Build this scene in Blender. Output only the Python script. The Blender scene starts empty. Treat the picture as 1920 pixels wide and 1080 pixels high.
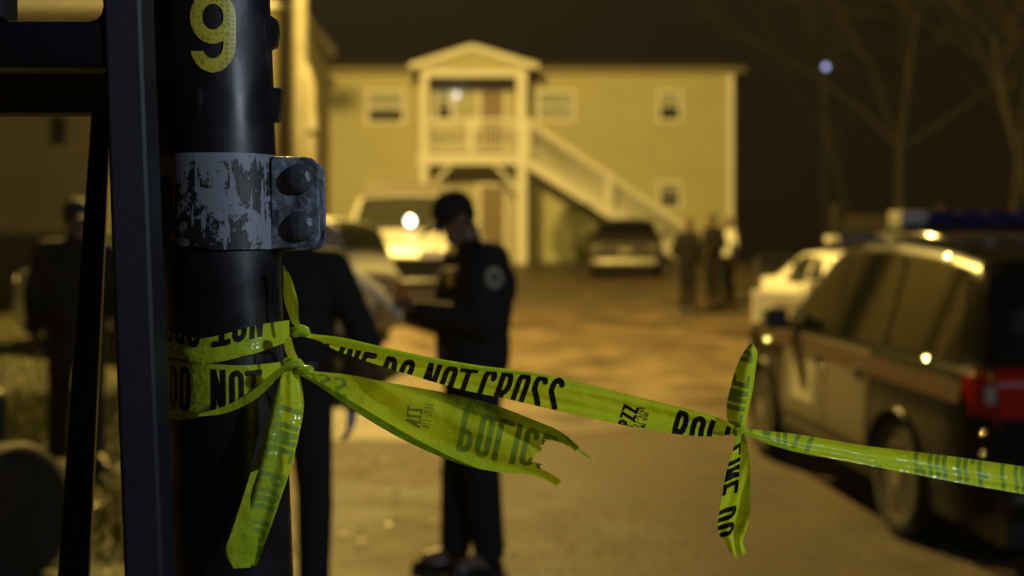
import bpy, bmesh, math, random
from mathutils import Vector, Matrix, noise
random.seed(7)
R = math.radians
sc = bpy.context.scene
COL = sc.collection

# ------------------------------------------------------------------ camera
F = 2637.0            # focal length in pixels of a 1920 px wide picture
CZ = 1.40             # camera height above the street
cam_d = bpy.data.cameras.new('camera'); cam = bpy.data.objects.new('camera', cam_d); COL.objects.link(cam)
cam.location = (0, 0, CZ); cam.rotation_euler = (R(90), 0, 0)
cam_d.sensor_width = 36; cam_d.lens = 36*F/1920
cam_d.clip_start = 0.05; cam_d.clip_end = 600
cam_d.dof.use_dof = True; cam_d.dof.focus_distance = 1.60; cam_d.dof.aperture_fstop = 3.4
cam_d.dof.aperture_blades = 0
sc.camera = cam
# ------------------------------------------------------------------ night sky, faint moon-level sun
w = bpy.data.worlds.new('World'); sc.world = w; w.use_nodes = True
nt = w.node_tree; bg = nt.nodes['Background']
sky = nt.nodes.new('ShaderNodeTexSky'); sky.sky_type = 'NISHITA'; sky.sun_disc = False
sky.sun_elevation = R(4); sky.sun_rotation = R(150)
mx = nt.nodes.new('ShaderNodeMix'); mx.data_type = 'RGBA'; mx.blend_type = 'ADD'; mx.inputs[0].default_value = 1
sc_ = nt.nodes.new('ShaderNodeMix'); sc_.data_type = 'RGBA'; sc_.blend_type = 'MULTIPLY'; sc_.inputs[0].default_value = 1
nt.links.new(sky.outputs[0], sc_.inputs[6]); sc_.inputs[7].default_value = (0.0006, 0.0005, 0.0005, 1)
nt.links.new(sc_.outputs[2], mx.inputs[6]); mx.inputs[7].default_value = (0.0060, 0.0028, 0.0014, 1)   # town glow on low cloud
nt.links.new(mx.outputs[2], bg.inputs[0]); bg.inputs[1].default_value = 1.0
sun_d = bpy.data.lights.new('sun', 'SUN'); sun = bpy.data.objects.new('sun', sun_d); COL.objects.link(sun)
sun_d.energy = 0.01; sun_d.angle = R(10); sun_d.color = (.75, .85, 1)
sun.rotation_euler = (R(60), 0, R(40))
# ------------------------------------------------------------------ exposure, sampling
sc.view_settings.view_transform = 'Standard'; sc.view_settings.look = 'None'
sc.view_settings.exposure = 0.0; sc.view_settings.gamma = 1.0
sc.cycles.use_denoising = True
sc.cycles.max_bounces = 6; sc.cycles.transparent_max_bounces = 12
sc.cycles.volume_bounces = 0
sc.cycles.sample_clamp_indirect = 4
sc.cycles.use_adaptive_sampling = False
LAMP_W = 17000
SODIUM = (1.0, .675, .155)
COOL_W = 320

# ================================================================== helpers
def P(px, py, d):
    return Vector(((px-960)/F*d, d, CZ+(540-py)/F*d))

def tag(o, label=None, cat=None, group=None, kind=None):
    if label: o['label'] = label
    if cat: o['category'] = cat
    if group: o['group'] = group
    if kind: o['kind'] = kind
    return o

def empty(name, loc=(0, 0, 0), rz=0):
    o = bpy.data.objects.new(name, None); COL.objects.link(o)
    o.location = loc; o.rotation_euler = (0, 0, rz); o.empty_display_size = .1
    return o

def mesh(name, verts, faces, m, parent=None, smooth=False, mats=None, fm=None):
    me = bpy.data.meshes.new(name); me.from_pydata([tuple(v) for v in verts], [], faces)
    if mats:
        for k in mats: me.materials.append(k)
        if fm: me.polygons.foreach_set('material_index', fm)
    elif m: me.materials.append(m)
    if smooth: me.polygons.foreach_set('use_smooth', [True]*len(me.polygons))
    me.update()
    o = bpy.data.objects.new(name, me); COL.objects.link(o)
    if parent: o.parent = parent
    return o

class MB:
    def __init__(s): s.v = []; s.f = []
    def box(s, x0, x1, y0, y1, z0, z1, M=None):
        b = len(s.v)
        for z in (z0, z1):
            for x, y in ((x0, y0), (x1, y0), (x1, y1), (x0, y1)):
                p = Vector((x, y, z)); s.v.append(M @ p if M else p)
        s.f += [tuple(b+i for i in q) for q in ((3, 2, 1, 0), (4, 5, 6, 7), (0, 1, 5, 4), (1, 2, 6, 5), (2, 3, 7, 6), (3, 0, 4, 7))]
        return s
    def bar(s, a, b, wd, th, up=Vector((0, 0, 1))):
        a = Vector(a); b = Vector(b); d = (b-a); L = d.length; d.normalize()
        y = up.cross(d)
        if y.length < 1e-4: y = Vector((0, 1, 0)).cross(d)
        y.normalize(); z = d.cross(y)
        M = Matrix((d, y, z)).transposed().to_4x4(); M.translation = a
        return s.box(0, L, -wd/2, wd/2, -th/2, th/2, M)
    def tube(s, pts, rad, n=8, cap=True):
        pts = [Vector(p) for p in pts]; b = len(s.v); k = len(pts)
        if not hasattr(rad, '__len__'): rad = [rad]*k
        prev = None
        for i, p in enumerate(pts):
            d = (pts[min(i+1, k-1)]-pts[max(i-1, 0)]).normalized()
            if prev is None:
                u = d.orthogonal().normalized()
            else:
                u = prev - d*prev.dot(d); u = u.normalized() if u.length > 1e-6 else d.orthogonal().normalized()
            prev = u; w_ = d.cross(u)
            for j in range(n):
                a = 2*math.pi*j/n
                s.v.append(p+(u*math.cos(a)+w_*math.sin(a))*rad[i])
        for i in range(k-1):
            for j in range(n):
                s.f.append((b+i*n+j, b+i*n+(j+1) % n, b+(i+1)*n+(j+1) % n, b+(i+1)*n+j))
        if cap:
            s.f.append(tuple(b+j for j in range(n))[::-1]); s.f.append(tuple(b+(k-1)*n+j for j in range(n)))
        return s
    def lathe(s, prof, n=24, M=None):
        """prof: (r, h) about local z"""
        b = len(s.v); k = len(prof)
        for r, h in prof:
            for j in range(n):
                a = 2*math.pi*j/n; p = Vector((r*math.cos(a), r*math.sin(a), h)); s.v.append(M @ p if M else p)
        for i in range(k-1):
            for j in range(n):
                s.f.append((b+i*n+j, b+i*n+(j+1) % n, b+(i+1)*n+(j+1) % n, b+(i+1)*n+j))
        s.f.append(tuple(b+j for j in range(n))[::-1]); s.f.append(tuple(b+(k-1)*n+j for j in range(n)))
        return s
    def prism(s, poly, d0, d1, M=None):
        """poly (x, z) extruded in y"""
        b = len(s.v); n = len(poly)
        for d in (d0, d1):
            for x, z in poly:
                p = Vector((x, d, z)); s.v.append(M @ p if M else p)
        s.f.append(tuple(range(b, b+n))); s.f.append(tuple(range(b+2*n-1, b+n-1, -1)))
        for i in range(n):
            j = (i+1) % n; s.f.append((b+j, b+i, b+n+i, b+n+j))
        return s
    def build(s, name, m, parent=None, smooth=False):
        return mesh(name, s.v, s.f, m, parent, smooth)

def box(name, m, parent, *a):
    return MB().box(*a).build(name, m, parent)

def bevel(o, wd=.004, seg=2):
    md = o.modifiers.new('bevel', 'BEVEL'); md.width = wd; md.segments = seg; md.limit_method = 'ANGLE'
    return o

# ------------------------------------------------------------------ materials
_M = {}
def mat(name, col, rough=.6, metal=0, col2=None, scale=8, bump=0, bscale=40, spec=.5, emis=None, estr=0, detail=5, contrast=(.35, .65), coat=0, alpha=1, coords='Object', rough2=None):
    if name in _M: return _M[name]
    m = bpy.data.materials.new(name); m.use_nodes = True; t = m.node_tree; b = t.nodes['Principled BSDF']
    b.inputs['Base Color'].default_value = (*col, 1); b.inputs['Roughness'].default_value = rough
    b.inputs['Metallic'].default_value = metal; b.inputs['Specular IOR Level'].default_value = spec
    b.inputs['Coat Weight'].default_value = coat; b.inputs['Alpha'].default_value = alpha
    tc = t.nodes.new('ShaderNodeTexCoord')
    if col2:
        n = t.nodes.new('ShaderNodeTexNoise'); n.inputs['Scale'].default_value = scale; n.inputs['Detail'].default_value = detail
        n.inputs['Roughness'].default_value = .62
        r = t.nodes.new('ShaderNodeMapRange'); r.inputs[1].default_value = contrast[0]; r.inputs[2].default_value = contrast[1]
        x = t.nodes.new('ShaderNodeMix'); x.data_type = 'RGBA'; x.inputs[6].default_value = (*col, 1); x.inputs[7].default_value = (*col2, 1)
        t.links.new(tc.outputs[coords], n.inputs['Vector']); t.links.new(n.outputs[0], r.inputs[0])
        t.links.new(r.outputs[0], x.inputs[0]); t.links.new(x.outputs[2], b.inputs['Base Color'])
        if rough2 is not None:
            y = t.nodes.new('ShaderNodeMapRange'); y.inputs[3].default_value = rough; y.inputs[4].default_value = rough2
            t.links.new(r.outputs[0], y.inputs[0]); t.links.new(y.outputs[0], b.inputs['Roughness'])
    if bump:
        n2 = t.nodes.new('ShaderNodeTexNoise'); n2.inputs['Scale'].default_value = bscale; n2.inputs['Detail'].default_value = 6
        t.links.new(tc.outputs[coords], n2.inputs['Vector'])
        bp = t.nodes.new('ShaderNodeBump'); bp.inputs['Strength'].default_value = bump; bp.inputs['Distance'].default_value = .02
        t.links.new(n2.outputs[0], bp.inputs['Height']); t.links.new(bp.outputs[0], b.inputs['Normal'])
    if emis:
        b.inputs['Emission Color'].default_value = (*emis, 1); b.inputs['Emission Strength'].default_value = estr
    _M[name] = m
    return m

def glass_mat(name, tint=(.02, .02, .018), see=.35, rough=.05, tc_=(.75, .78, .72, 1)):
    m = bpy.data.materials.new(name); m.use_nodes = True; t = m.node_tree; b = t.nodes['Principled BSDF']
    b.inputs['Base Color'].default_value = (*tint, 1); b.inputs['Roughness'].default_value = rough; b.inputs['Specular IOR Level'].default_value = .2
    tr = t.nodes.new('ShaderNodeBsdfTransparent'); tr.inputs[0].default_value = tc_
    ms = t.nodes.new('ShaderNodeMixShader'); ms.inputs[0].default_value = see
    t.links.new(b.outputs[0], ms.inputs[1]); t.links.new(tr.outputs[0], ms.inputs[2])
    t.links.new(ms.outputs[0], t.nodes['Material Output'].inputs[0])
    return m

def tape_mat():
    m = bpy.data.materials.new('tape plastic'); m.use_nodes = True; t = m.node_tree; t.nodes.remove(t.nodes['Principled BSDF'])
    N = t.nodes.new; L = t.links.new
    tc = N('ShaderNodeTexCoord'); nz = N('ShaderNodeTexNoise'); nz.inputs['Scale'].default_value = 55; nz.inputs['Detail'].default_value = 4
    L(tc.outputs['Object'], nz.inputs['Vector'])
    mp = N('ShaderNodeMapping'); mp.inputs['Scale'].default_value = (9, 9, 38); L(tc.outputs['Object'], mp.inputs[0])
    n2 = N('ShaderNodeTexNoise'); n2.inputs['Scale'].default_value = 1.6; n2.inputs['Detail'].default_value = 3; L(mp.outputs[0], n2.inputs['Vector'])
    ad = N('ShaderNodeMath'); ad.operation = 'ADD'; L(nz.outputs[0], ad.inputs[0]); L(n2.outputs[0], ad.inputs[1])
    bp = N('ShaderNodeBump'); bp.inputs['Strength'].default_value = .5; bp.inputs['Distance'].default_value = .007; L(ad.outputs[0], bp.inputs['Height'])
    df = N('ShaderNodeBsdfDiffuse'); df.inputs[0].default_value = (.56, .70, .030, 1); L(bp.outputs[0], df.inputs['Normal'])
    tl = N('ShaderNodeBsdfTranslucent'); tl.inputs[0].default_value = (.40, .62, .018, 1); L(bp.outputs[0], tl.inputs['Normal'])
    tp = N('ShaderNodeBsdfTransparent'); tp.inputs[0].default_value = (.55, .75, .10, 1)
    gl = N('ShaderNodeBsdfGlossy'); gl.inputs['Roughness'].default_value = .12; gl.inputs[0].default_value = (.9, .9, .9, 1); L(bp.outputs[0], gl.inputs['Normal'])
    a = N('ShaderNodeMixShader'); a.inputs[0].default_value = .20; L(df.outputs[0], a.inputs[1]); L(tl.outputs[0], a.inputs[2])
    b = N('ShaderNodeMixShader'); b.inputs[0].default_value = .11; L(a.outputs[0], b.inputs[1]); L(tp.outputs[0], b.inputs[2])
    fr = N('ShaderNodeFresnel'); fr.inputs[0].default_value = 1.45; L(bp.outputs[0], fr.inputs['Normal'])
    mn = N('ShaderNodeMath'); mn.operation = 'MINIMUM'; mn.inputs[1].default_value = .11; L(fr.outputs[0], mn.inputs[0])
    c = N('ShaderNodeMixShader'); L(mn.outputs[0], c.inputs[0]); L(b.outputs[0], c.inputs[1]); L(gl.outputs[0], c.inputs[2])
    L(c.outputs[0], t.nodes['Material Output'].inputs[0])
    return m

m_tape = tape_mat()
m_ink = mat('tape ink', (.006, .006, .006), .35)
m_ghost = mat('print seen through film', (.26, .40, .075), .3, col2=(.32, .48, .06), scale=40)
m_ink2 = glass_mat('thin tape ink', (.006, .006, .006), .6, .4, (.8, .85, .5, 1))
for _m in (m_ghost,):
    _t = _m.node_tree; _o = _t.nodes['Material Output']; _p = _t.nodes['Principled BSDF']; _x = _t.nodes.new('ShaderNodeMixShader'); _x.inputs[0].default_value = .4
    _y = _t.nodes.new('ShaderNodeBsdfTransparent'); _t.links.new(_p.outputs[0], _x.inputs[1]); _t.links.new(_y.outputs[0], _x.inputs[2]); _t.links.new(_x.outputs[0], _o.inputs[0])
m_black0 = mat('black pole paint', (.012, .013, .018), .30, col2=(.02, .022, .03), scale=5, bump=.02, bscale=25, rough2=.40)
m_frame = mat('blue black steel paint', (.0075, .009, .017), .45, col2=(.004, .005, .008), scale=9, bump=.03, bscale=60)
def pole_paint():
    m = bpy.data.materials.new('scuffed black paint'); m.use_nodes = True; t = m.node_tree; b = t.nodes['Principled BSDF']; N = t.nodes.new; L = t.links.new
    tc = N('ShaderNodeTexCoord'); mp = N('ShaderNodeMapping'); mp.inputs['Scale'].default_value = (120, 120, 7); L(tc.outputs['Object'], mp.inputs[0])
    n1 = N('ShaderNodeTexNoise'); n1.inputs['Scale'].default_value = 1; n1.inputs['Detail'].default_value = 6; L(mp.outputs[0], n1.inputs['Vector'])
    n2 = N('ShaderNodeTexNoise'); n2.inputs['Scale'].default_value = 11; n2.inputs['Detail'].default_value = 7; L(tc.outputs['Object'], n2.inputs['Vector'])
    mu = N('ShaderNodeMath'); mu.operation = 'MULTIPLY'; L(n1.outputs[0], mu.inputs[0]); L(n2.outputs[0], mu.inputs[1])
    sc2 = N('ShaderNodeMapRange'); sc2.inputs[1].default_value = .34; sc2.inputs[2].default_value = .44; L(mu.outputs[0], sc2.inputs[0])
    x = N('ShaderNodeMix'); x.data_type = 'RGBA'; x.inputs[6].default_value = (.006, .0065, .010, 1); x.inputs[7].default_value = (.05, .055, .075, 1); L(sc2.outputs[0], x.inputs[0]); L(x.outputs[2], b.inputs['Base Color'])
    ro = N('ShaderNodeMapRange'); ro.inputs[1].default_value = .35; ro.inputs[2].default_value = .65; ro.inputs[3].default_value = .24; ro.inputs[4].default_value = .55; L(n2.outputs[0], ro.inputs[0]); L(ro.outputs[0], b.inputs['Roughness'])
    bp = N('ShaderNodeBump'); bp.inputs['Strength'].default_value = .08; bp.inputs['Distance'].default_value = .002; L(n1.outputs[0], bp.inputs['Height']); L(bp.outputs[0], b.inputs['Normal'])
    return m
m_black = pole_paint()
m_plate = mat('black sign vinyl', (.006, .006, .007), .5)
m_asph = mat('street asphalt', (.070, .046, .026), .80, col2=(.016, .010, .006), scale=1.4, bump=.9, bscale=38, detail=9, rough2=.62, contrast=(.38, .62), spec=.3)
m_conc = mat('driveway', (.125, .088, .048), .60, col2=(.040, .027, .014), scale=1.0, bump=.8, bscale=18, detail=10, rough2=.42, contrast=(.40, .62))
m_dirt = mat('bare soil', (.05, .04, .028), .9, col2=(.03, .028, .015), scale=.8, bump=.5, bscale=12)
m_lawn = mat('lawn soil', (.05, .055, .02), .9, col2=(.035, .028, .016), scale=1.2, bump=.6, bscale=25)
m_grass = mat('grass blades', (.11, .15, .03), .7, col2=(.15, .13, .04), scale=3)
m_leaf = mat('dead leaves', (.22, .15, .07), .45, col2=(.08, .05, .025), scale=9)
m_siding = mat('cream siding', (.52, .50, .29), .6, col2=(.46, .44, .25), scale=1.1, contrast=(.3, .75))
m_siding2 = mat('tan siding', (.34, .29, .16), .7, col2=(.26, .22, .12), scale=.9)
m_trim = mat('white house paint', (.86, .85, .76), .5, col2=(.76, .74, .66), scale=4)
m_shing = mat('roof shingles', (.06, .05, .045), .9, col2=(.035, .03, .028), scale=6, bump=.4, bscale=8)
m_under = mat('weathered timber', (.10, .075, .045), .8, col2=(.06, .045, .028), scale=5)
m_door = mat('brown door paint', (.20, .13, .06), .5)
m_blind = mat('window blind', (.80, .79, .74), .6)
m_wglass = glass_mat('house glass', (.012, .012, .012), .90, tc_=(.95, .96, .94, 1))
m_cglass = glass_mat('car glass', (.006, .006, .006), .22)
m_rubber = mat('tyre rubber', (.012, .012, .012), .75)
m_rim = mat('wheel alloy', (.35, .34, .32), .35, .9)
m_chrome = mat('chrome', (.7, .7, .68), .16, 1)
m_blackcar = mat('black car paint', (.007, .007, .008), .22, spec=.12)
m_darkcar = mat('dark car paint', (.016, .011, .010), .55, spec=.3)
m_whitecar = mat('white car paint', (.62, .61, .57), .3, coat=.6)
m_silvercar = mat('silver car paint', (.27, .26, .24), .45, .2, coat=.15)
m_trimblk = mat('black plastic trim', (.012, .012, .012), .5)
m_redstripe = mat('red reflective stripe', (.055, .02, .010), .5)
m_tail = mat('red tail lens', (.42, .012, .008), .12, coat=1)
m_clear = mat('clear lens', (.55, .55, .50), .12, coat=1)
m_blue = mat('blue light bar lens', (.012, .014, .14), .12, coat=1)
m_orange = mat('amber lens', (.7, .18, .02), .2, coat=1)
m_navy = mat('navy uniform cloth', (.0075, .0072, .0085), .85, col2=(.012, .011, .013), scale=30, bump=.3, bscale=120)
m_boot = mat('black leather', (.010, .009, .009), .28, coat=.4)
m_skin = mat('skin', (.20, .105, .06), .5)
m_hair = mat('dark hair', (.012, .009, .007), .6)
m_paper = mat('paper', (.78, .77, .74), .7)
def thin_paper():
    m = bpy.data.materials.new('thin paper'); m.use_nodes = True; t = m.node_tree; b = t.nodes['Principled BSDF']; b.inputs['Base Color'].default_value = (.78, .77, .74, 1); b.inputs['Roughness'].default_value = .8
    tl = t.nodes.new('ShaderNodeBsdfTranslucent'); tl.inputs[0].default_value = (.75, .74, .70, 1); ms = t.nodes.new('ShaderNodeMixShader'); ms.inputs[0].default_value = .4
    t.links.new(b.outputs[0], ms.inputs[1]); t.links.new(tl.outputs[0], ms.inputs[2]); t.links.new(ms.outputs[0], t.nodes['Material Output'].inputs[0]); return m
m_sheet = thin_paper()
m_patch = mat('shoulder patch cloth', (.42, .38, .27), .7)
m_gold = mat('badge metal', (.5, .38, .16), .35, .8)
m_glove = mat('blue nitrile glove', (.20, .22, .50), .5)
m_brown = mat('brown sleeve', (.10, .06, .03), .8)
m_whiteshirt = mat('white shirt cloth', (.5, .49, .44), .8)
m_grey = mat('grey cap cloth', (.05, .05, .055), .8)
m_wood = mat('pale pole wood', (.27, .25, .19), .8, col2=(.20, .185, .14), scale=4)
m_bark = mat('bark', (.028, .022, .017), .9, col2=(.016, .012, .010), scale=10, bump=.4, bscale=30)
m_greenleaf = mat('shrub leaf', (.05, .075, .02), .6)
m_galv = None

# ================================================================== terrain
def interp(tab, x):
    if x <= tab[0][0]: return tab[0][1]
    for (a, b), (c, d) in zip(tab, tab[1:]):
        if x <= c:
            t = (x-a)/(c-a); return b+(d-b)*t
    return tab[-1][1]
def sstep(a, b, x):
    t = max(0, min(1, (x-a)/(b-a))); return t*t*(3-2*t)
LP = [(-20, -1.42), (5, -1.42), (8, -1.41), (12.4, -1.36), (17, -1.10), (22, -.76), (26, -.48), (35.6, .27), (42, .80), (60, 1.2), (200, 3)]
def rel(x, y):
    h = interp(LP, y)
    h += -.17*sstep(.6, 2.2, x)*(1-sstep(9, 12.5, y))*sstep(-5, 6, y)                 # gutter beside the street
    h += .55*sstep(.3, -2.2, x)*sstep(12.5, 17, y)*(1-sstep(26, 36, y))               # drive rises to the left
    h += .30*sstep(-2.2, -3.4, x)*sstep(7, 9.5, y)*(1-sstep(12.5, 17, y))
    return h
def G(x, y): return CZ+rel(x, y)

def sheet(name, x0, x1, y0, y1, nx, ny, m, dz, edge=None, kind='structure', amp=0):
    v = []; f = []
    for j in range(ny+1):
        for i in range(nx+1):
            x = x0+(x1-x0)*i/nx; y = y0+(y1-y0)*j/ny
            if edge and i == 0: x += edge(y)
            z = G(x, y)+dz
            if amp: z += amp*noise.noise(Vector((x*.9, y*.9, 0)))
            v.append((x, y, z))
    for j in range(ny):
        for i in range(nx):
            a = j*(nx+1)+i; f.append((a, a+1, a+nx+2, a+nx+1))
    return tag(mesh(name, v, f, m, None, True), kind=kind)

def gz_(x, y): return G(x, y)-(.35 if (-29 < x < 6.2 and -5 < y < 40.5) or (-39 < x < 39 and -5 < y < 13.9) else .03)
v = []; f = []
for j in range(261):
    for i in range(261): x = -160+320*i/260; y = -40+340*j/260; v.append((x, y, gz_(x, y)))
for j in range(260):
    for i in range(260): a = j*261+i; f.append((a, a+1, a+262, a+261))
tag(mesh('ground', v, f, m_dirt, None, True), kind='structure')
sheet('street', -40, 40, -6, 14.4, 160, 82, m_asph, .0)
dv = sheet('driveway', -2.9, 6.6, 12.4, 41.2, 76, 160, m_conc, .006)
for v_ in dv.data.vertices:
    if v_.co.y < 14.5:
        k = 1-(v_.co.y-12.4)/2.1; x = v_.co.x
        v_.co.y += k*(.28*noise.noise(Vector((x*1.1, 2, 0)))+.10*noise.noise(Vector((x*4, 5, 0)))+.9*sstep(-1.2, 2.5, x)); v_.co.z = G(x, v_.co.y)+.008
sheet('lawn', -30, -2.95, 7.2, 41, 110, 130, m_lawn, .004, amp=.02)
sheet('verge', -14, -1.75, 6.6, 12.5, 50, 30, m_lawn, .02, amp=.03)
# grass and leaves: nobody could count them
def scatter(name, n, fn, m, label, cat):
    v = []; f = []
    for _ in range(n):
        fn(v, f)
    o = mesh(name, v, f, m); return tag(o, label, cat, kind='stuff')
def blade(v, f):
    y = random.uniform(7.4, 26); x = -3.0-random.random()**1.3*9
    if random.random() < .4: y = random.uniform(7.0, 13); x = random.uniform(-6, -1.8)
    z = G(x, y); a = random.uniform(0, 6.28); h = random.uniform(.04, .11); b = len(v)
    dx, dy = math.cos(a)*.012, math.sin(a)*.012
    v += [(x-dx, y-dy, z), (x+dx, y+dy, z), (x+random.uniform(-.04, .04), y+random.uniform(-.04, .04), z+h)]; f.append((b, b+1, b+2))
scatter('grass', 60000, blade, m_grass, 'short patchy winter grass on the sloping lawn', 'grass')
def leaf(v, f, area=None):
    if random.random() < .9:
        y = random.uniform(6.7, 12.5); x = random.uniform(-6.5, -1.6)
    else:
        y = random.uniform(7.4, 12.5); x = random.uniform(-2.4, -.1)
        if random.random() < .35: return
    z = G(x, y)+random.uniform(.006, .03); s = random.uniform(.025, .06) if x < -2.2 else random.uniform(.012, .032); b = len(v); a = random.uniform(0, 6.28)
    t = random.uniform(-.02, .02)
    for k, (r, q) in enumerate(((1, 0), (.55, 1.4), (.9, 3.14), (.5, 4.6))):
        v.append((x+math.cos(a+q)*s*r, y+math.sin(a+q)*s*r, z+(t if k % 2 else .012)))
    f.append((b, b+1, b+2, b+3))
scatter('leaf_litter', 3500, leaf, m_leaf, 'scattered dead leaves on lawn edge and street', 'leaves')

def stone(v, f):
    y = 6.9+random.random()**1.4*8; x = random.uniform(-2.6, 3.4)
    if noise.noise(Vector((x*.8, y*.6, 4))) < random.uniform(-.3, .5): return
    s_ = random.uniform(.005, .015); b = len(v); z = G(x, y)+s_*.3+.006; a = random.uniform(0, 6.28)
    for k in range(4): v.append((x+math.cos(a+k*1.57)*s_*random.uniform(.7, 1.2), y+math.sin(a+k*1.57)*s_*random.uniform(.7, 1.2), z-s_*.3))
    v.append((x, y, z+s_*.6)); f += [(b, b+1, b+4), (b+1, b+2, b+4), (b+2, b+3, b+4), (b+3, b, b+4)]
scatter('gravel', 2200, stone, mat('gravel stone', (.20, .15, .10), .5, col2=(.10, .075, .05), scale=20), 'loose grit and gravel strewn over the street', 'gravel')

# ================================================================== house
HY = 42.5; HS = F/HY
def HX(px, d=HY): return (px-960)/F*d
def HZ(py, d=HY): return CZ+(540-py)/F*d
GZ = G(0, 42)-.25
def lap_wall(name, x0, x1, y, z0, z1, m, parent, lap=.125, facing=-1):
    v = []; f = []; z = z0
    while z < z1-.01:
        zt = min(z+lap, z1); b = len(v)
        v += [(x0, y+facing*.016, z), (x1, y+facing*.016, z), (x1, y+facing*.003, zt), (x0, y+facing*.003, zt)]
        f.append((b, b+1, b+2, b+3))
        if z > z0: f.append((b-2, b-1, b+1, b))
        z = zt
    return mesh(name, v, f, m, parent)

house = empty('house', (0, HY, GZ)); 
tag(house, 'cream sided two-storey house with gabled stair porch, uphill behind the cars', 'house')
house.location = (0, 0, 0)
hx0, hx1 = HX(588), HX(1372); zt = HZ(136)
lap_wall('front_wall', hx0, hx1, HY, GZ, zt, m_siding, house)
MB().box(hx0, hx1, HY+.01, HY+9, GZ, zt-.02).build('wall_core', m_siding, house)
box('corner_board', m_trim, house, hx1-.12, hx1+.03, HY-.03, HY+.12, GZ, zt)
box('corner_board', m_trim, house, hx0-.03, hx0+.12, HY-.03, HY+.12, GZ, zt)
# low roof: eaves, fascia
ov = .35
rf = MB(); yb = HY-.45; ym = HY+4.5
rf.v = [Vector(p) for p in ((hx0-ov, yb, zt+.02), (hx1+ov, yb, zt+.02), (hx1+ov, ym, zt+1.05), (hx0-ov, ym, zt+1.05), (hx1+ov, HY+9.4, zt+.02), (hx0-ov, HY+9.4, zt+.02),
     (hx0-ov, yb, zt+.10), (hx1+ov, yb, zt+.10), (hx1+ov, ym, zt+1.13), (hx0-ov, ym, zt+1.13), (hx1+ov, HY+9.4, zt+.10), (hx0-ov, HY+9.4, zt+.10))]
rf.f = [(0, 3, 2, 1), (3, 5, 4, 2), (6, 7, 8, 9), (9, 8, 10, 11), (0, 1, 7, 6), (4, 5, 11, 10), (1, 2, 8, 7), (2, 4, 10, 8), (0, 6, 9, 3), (3, 9, 11, 5)]
roof = rf.build('roof', m_shing, house)
box('fascia', mat('brown fascia', (.20, .16, .10), .7), roof, hx0-ov, hx1+ov, yb-.03, yb-.002, zt-.02, zt+.09)
box('soffit', m_trim, house, hx0-ov+.01, hx1+ov-.01, yb, HY-.02, zt-.03, zt-.005)
gt = MB().tube([(hx1+.02, HY-.10, zt-.04), (hx1+.02, HY-.10, GZ+.1)], .04, 8)
gt.build('downspout', m_trim, house)

def window(px0, px1, py0, py1, blind=0, y=HY, parent=house, dark=False):
    x0, x1, z1, z0 = HX(px0), HX(px1), HZ(py0), HZ(py1)
    wdw = empty('window'); wdw.parent = parent
    t = .10
    fr = MB(); fr.box(x0-t, x1+t, y-.05, y-.018, z1, z1+t); fr.box(x0-t-.03, x1+t+.03, y-.08, y-.018, z0-t, z0)
    fr.box(x0-t, x0, y-.05, y-.018, z0+.001, z1-.001); fr.box(x1, x1+t, y-.05, y-.018, z0+.001, z1-.001)
    fr.build('frame', m_trim, wdw)
    zm = (z0+z1)/2
    MB().box(x0+.002, x1-.002, y-.042, y-.022, zm-.025, zm+.025).build('meeting_rail', m_trim, wdw)
    MB().box(x0, x1, y-.024, y-.019, z0, z1).build('backing', mat('dark room', (.02, .018, .014), .9), wdw)
    if blind > 0:
        b = MB(); zz = z1-.02; n = 0
        while zz > z1-(z1-z0)*blind:
            b.box(x0+.02, x1-.02, y-.033, y-.027, zz-.042, zz-.001); zz -= .045
        b.build('blind', m_blind, wdw)
    for k, (a, c) in enumerate(((z0, zm-.026), (zm+.026, z1))):
        MB().box(x0+.004, x1-.004, y-.040, y-.037, a+.004, c-.004).build('pane', m_wglass, wdw)
    return wdw
window(692, 754, 174, 227, .62)
window(1012, 1072, 175, 222, .95)
window(1238, 1272, 176, 223, .40)
window(1238, 1272, 345, 386, .30)
window(697, 752, 350, 402, .45)

# porch
PY = 40.9
def QX(px): return HX(px, PY)
def QZ(py): return HZ(py, PY)
porch = empty('porch'); porch.parent = house
cx0, cx1 = QX(796), QX(978)
deck_z1, deck_z0 = QZ(287), QZ(309)
for cx, cw in ((cx0, .23), (cx1, .30)):
    MB().box(cx-cw/2, cx+cw/2, PY-cw/2, PY+cw/2, GZ-.3, QZ(140)).build('column', m_trim, porch)
for cx in (cx0, cx1):
    MB().box(cx-.08, cx+.08, HY-.22, HY-.06, deck_z1+.004, QZ(142)).build('half_column', m_trim, porch)
# deck boards
n = 20
for i in range(n):
    y0 = PY-.10+(HY-.03-PY+.10)*i/n
    MB().box(cx0-.16, cx1+.2, y0+.004, y0+(HY-.03-PY+.10)/n-.004, deck_z1-.035, deck_z1).build('deck_board', m_under, porch)
MB().box(cx0-.18, cx1+.22, PY-.16, PY-.117, deck_z0-.01, deck_z1-.04).build('rim_beam', m_trim, porch)
for i in range(8):
    x = cx0+.1+(cx1-cx0-.2)*i/7
    MB().box(x-.025, x+.025, PY+.13, HY-.05, deck_z0, deck_z1-.04).build('joist', m_under, porch)
# knee braces
for cx, sgn in ((cx0, 1), (cx1, -1)):
    MB().bar((cx+sgn*.1, PY, deck_z0-.72), (cx+sgn*.75, PY, deck_z0-.03), .09, .10).build('knee_brace', m_trim, porch)
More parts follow.
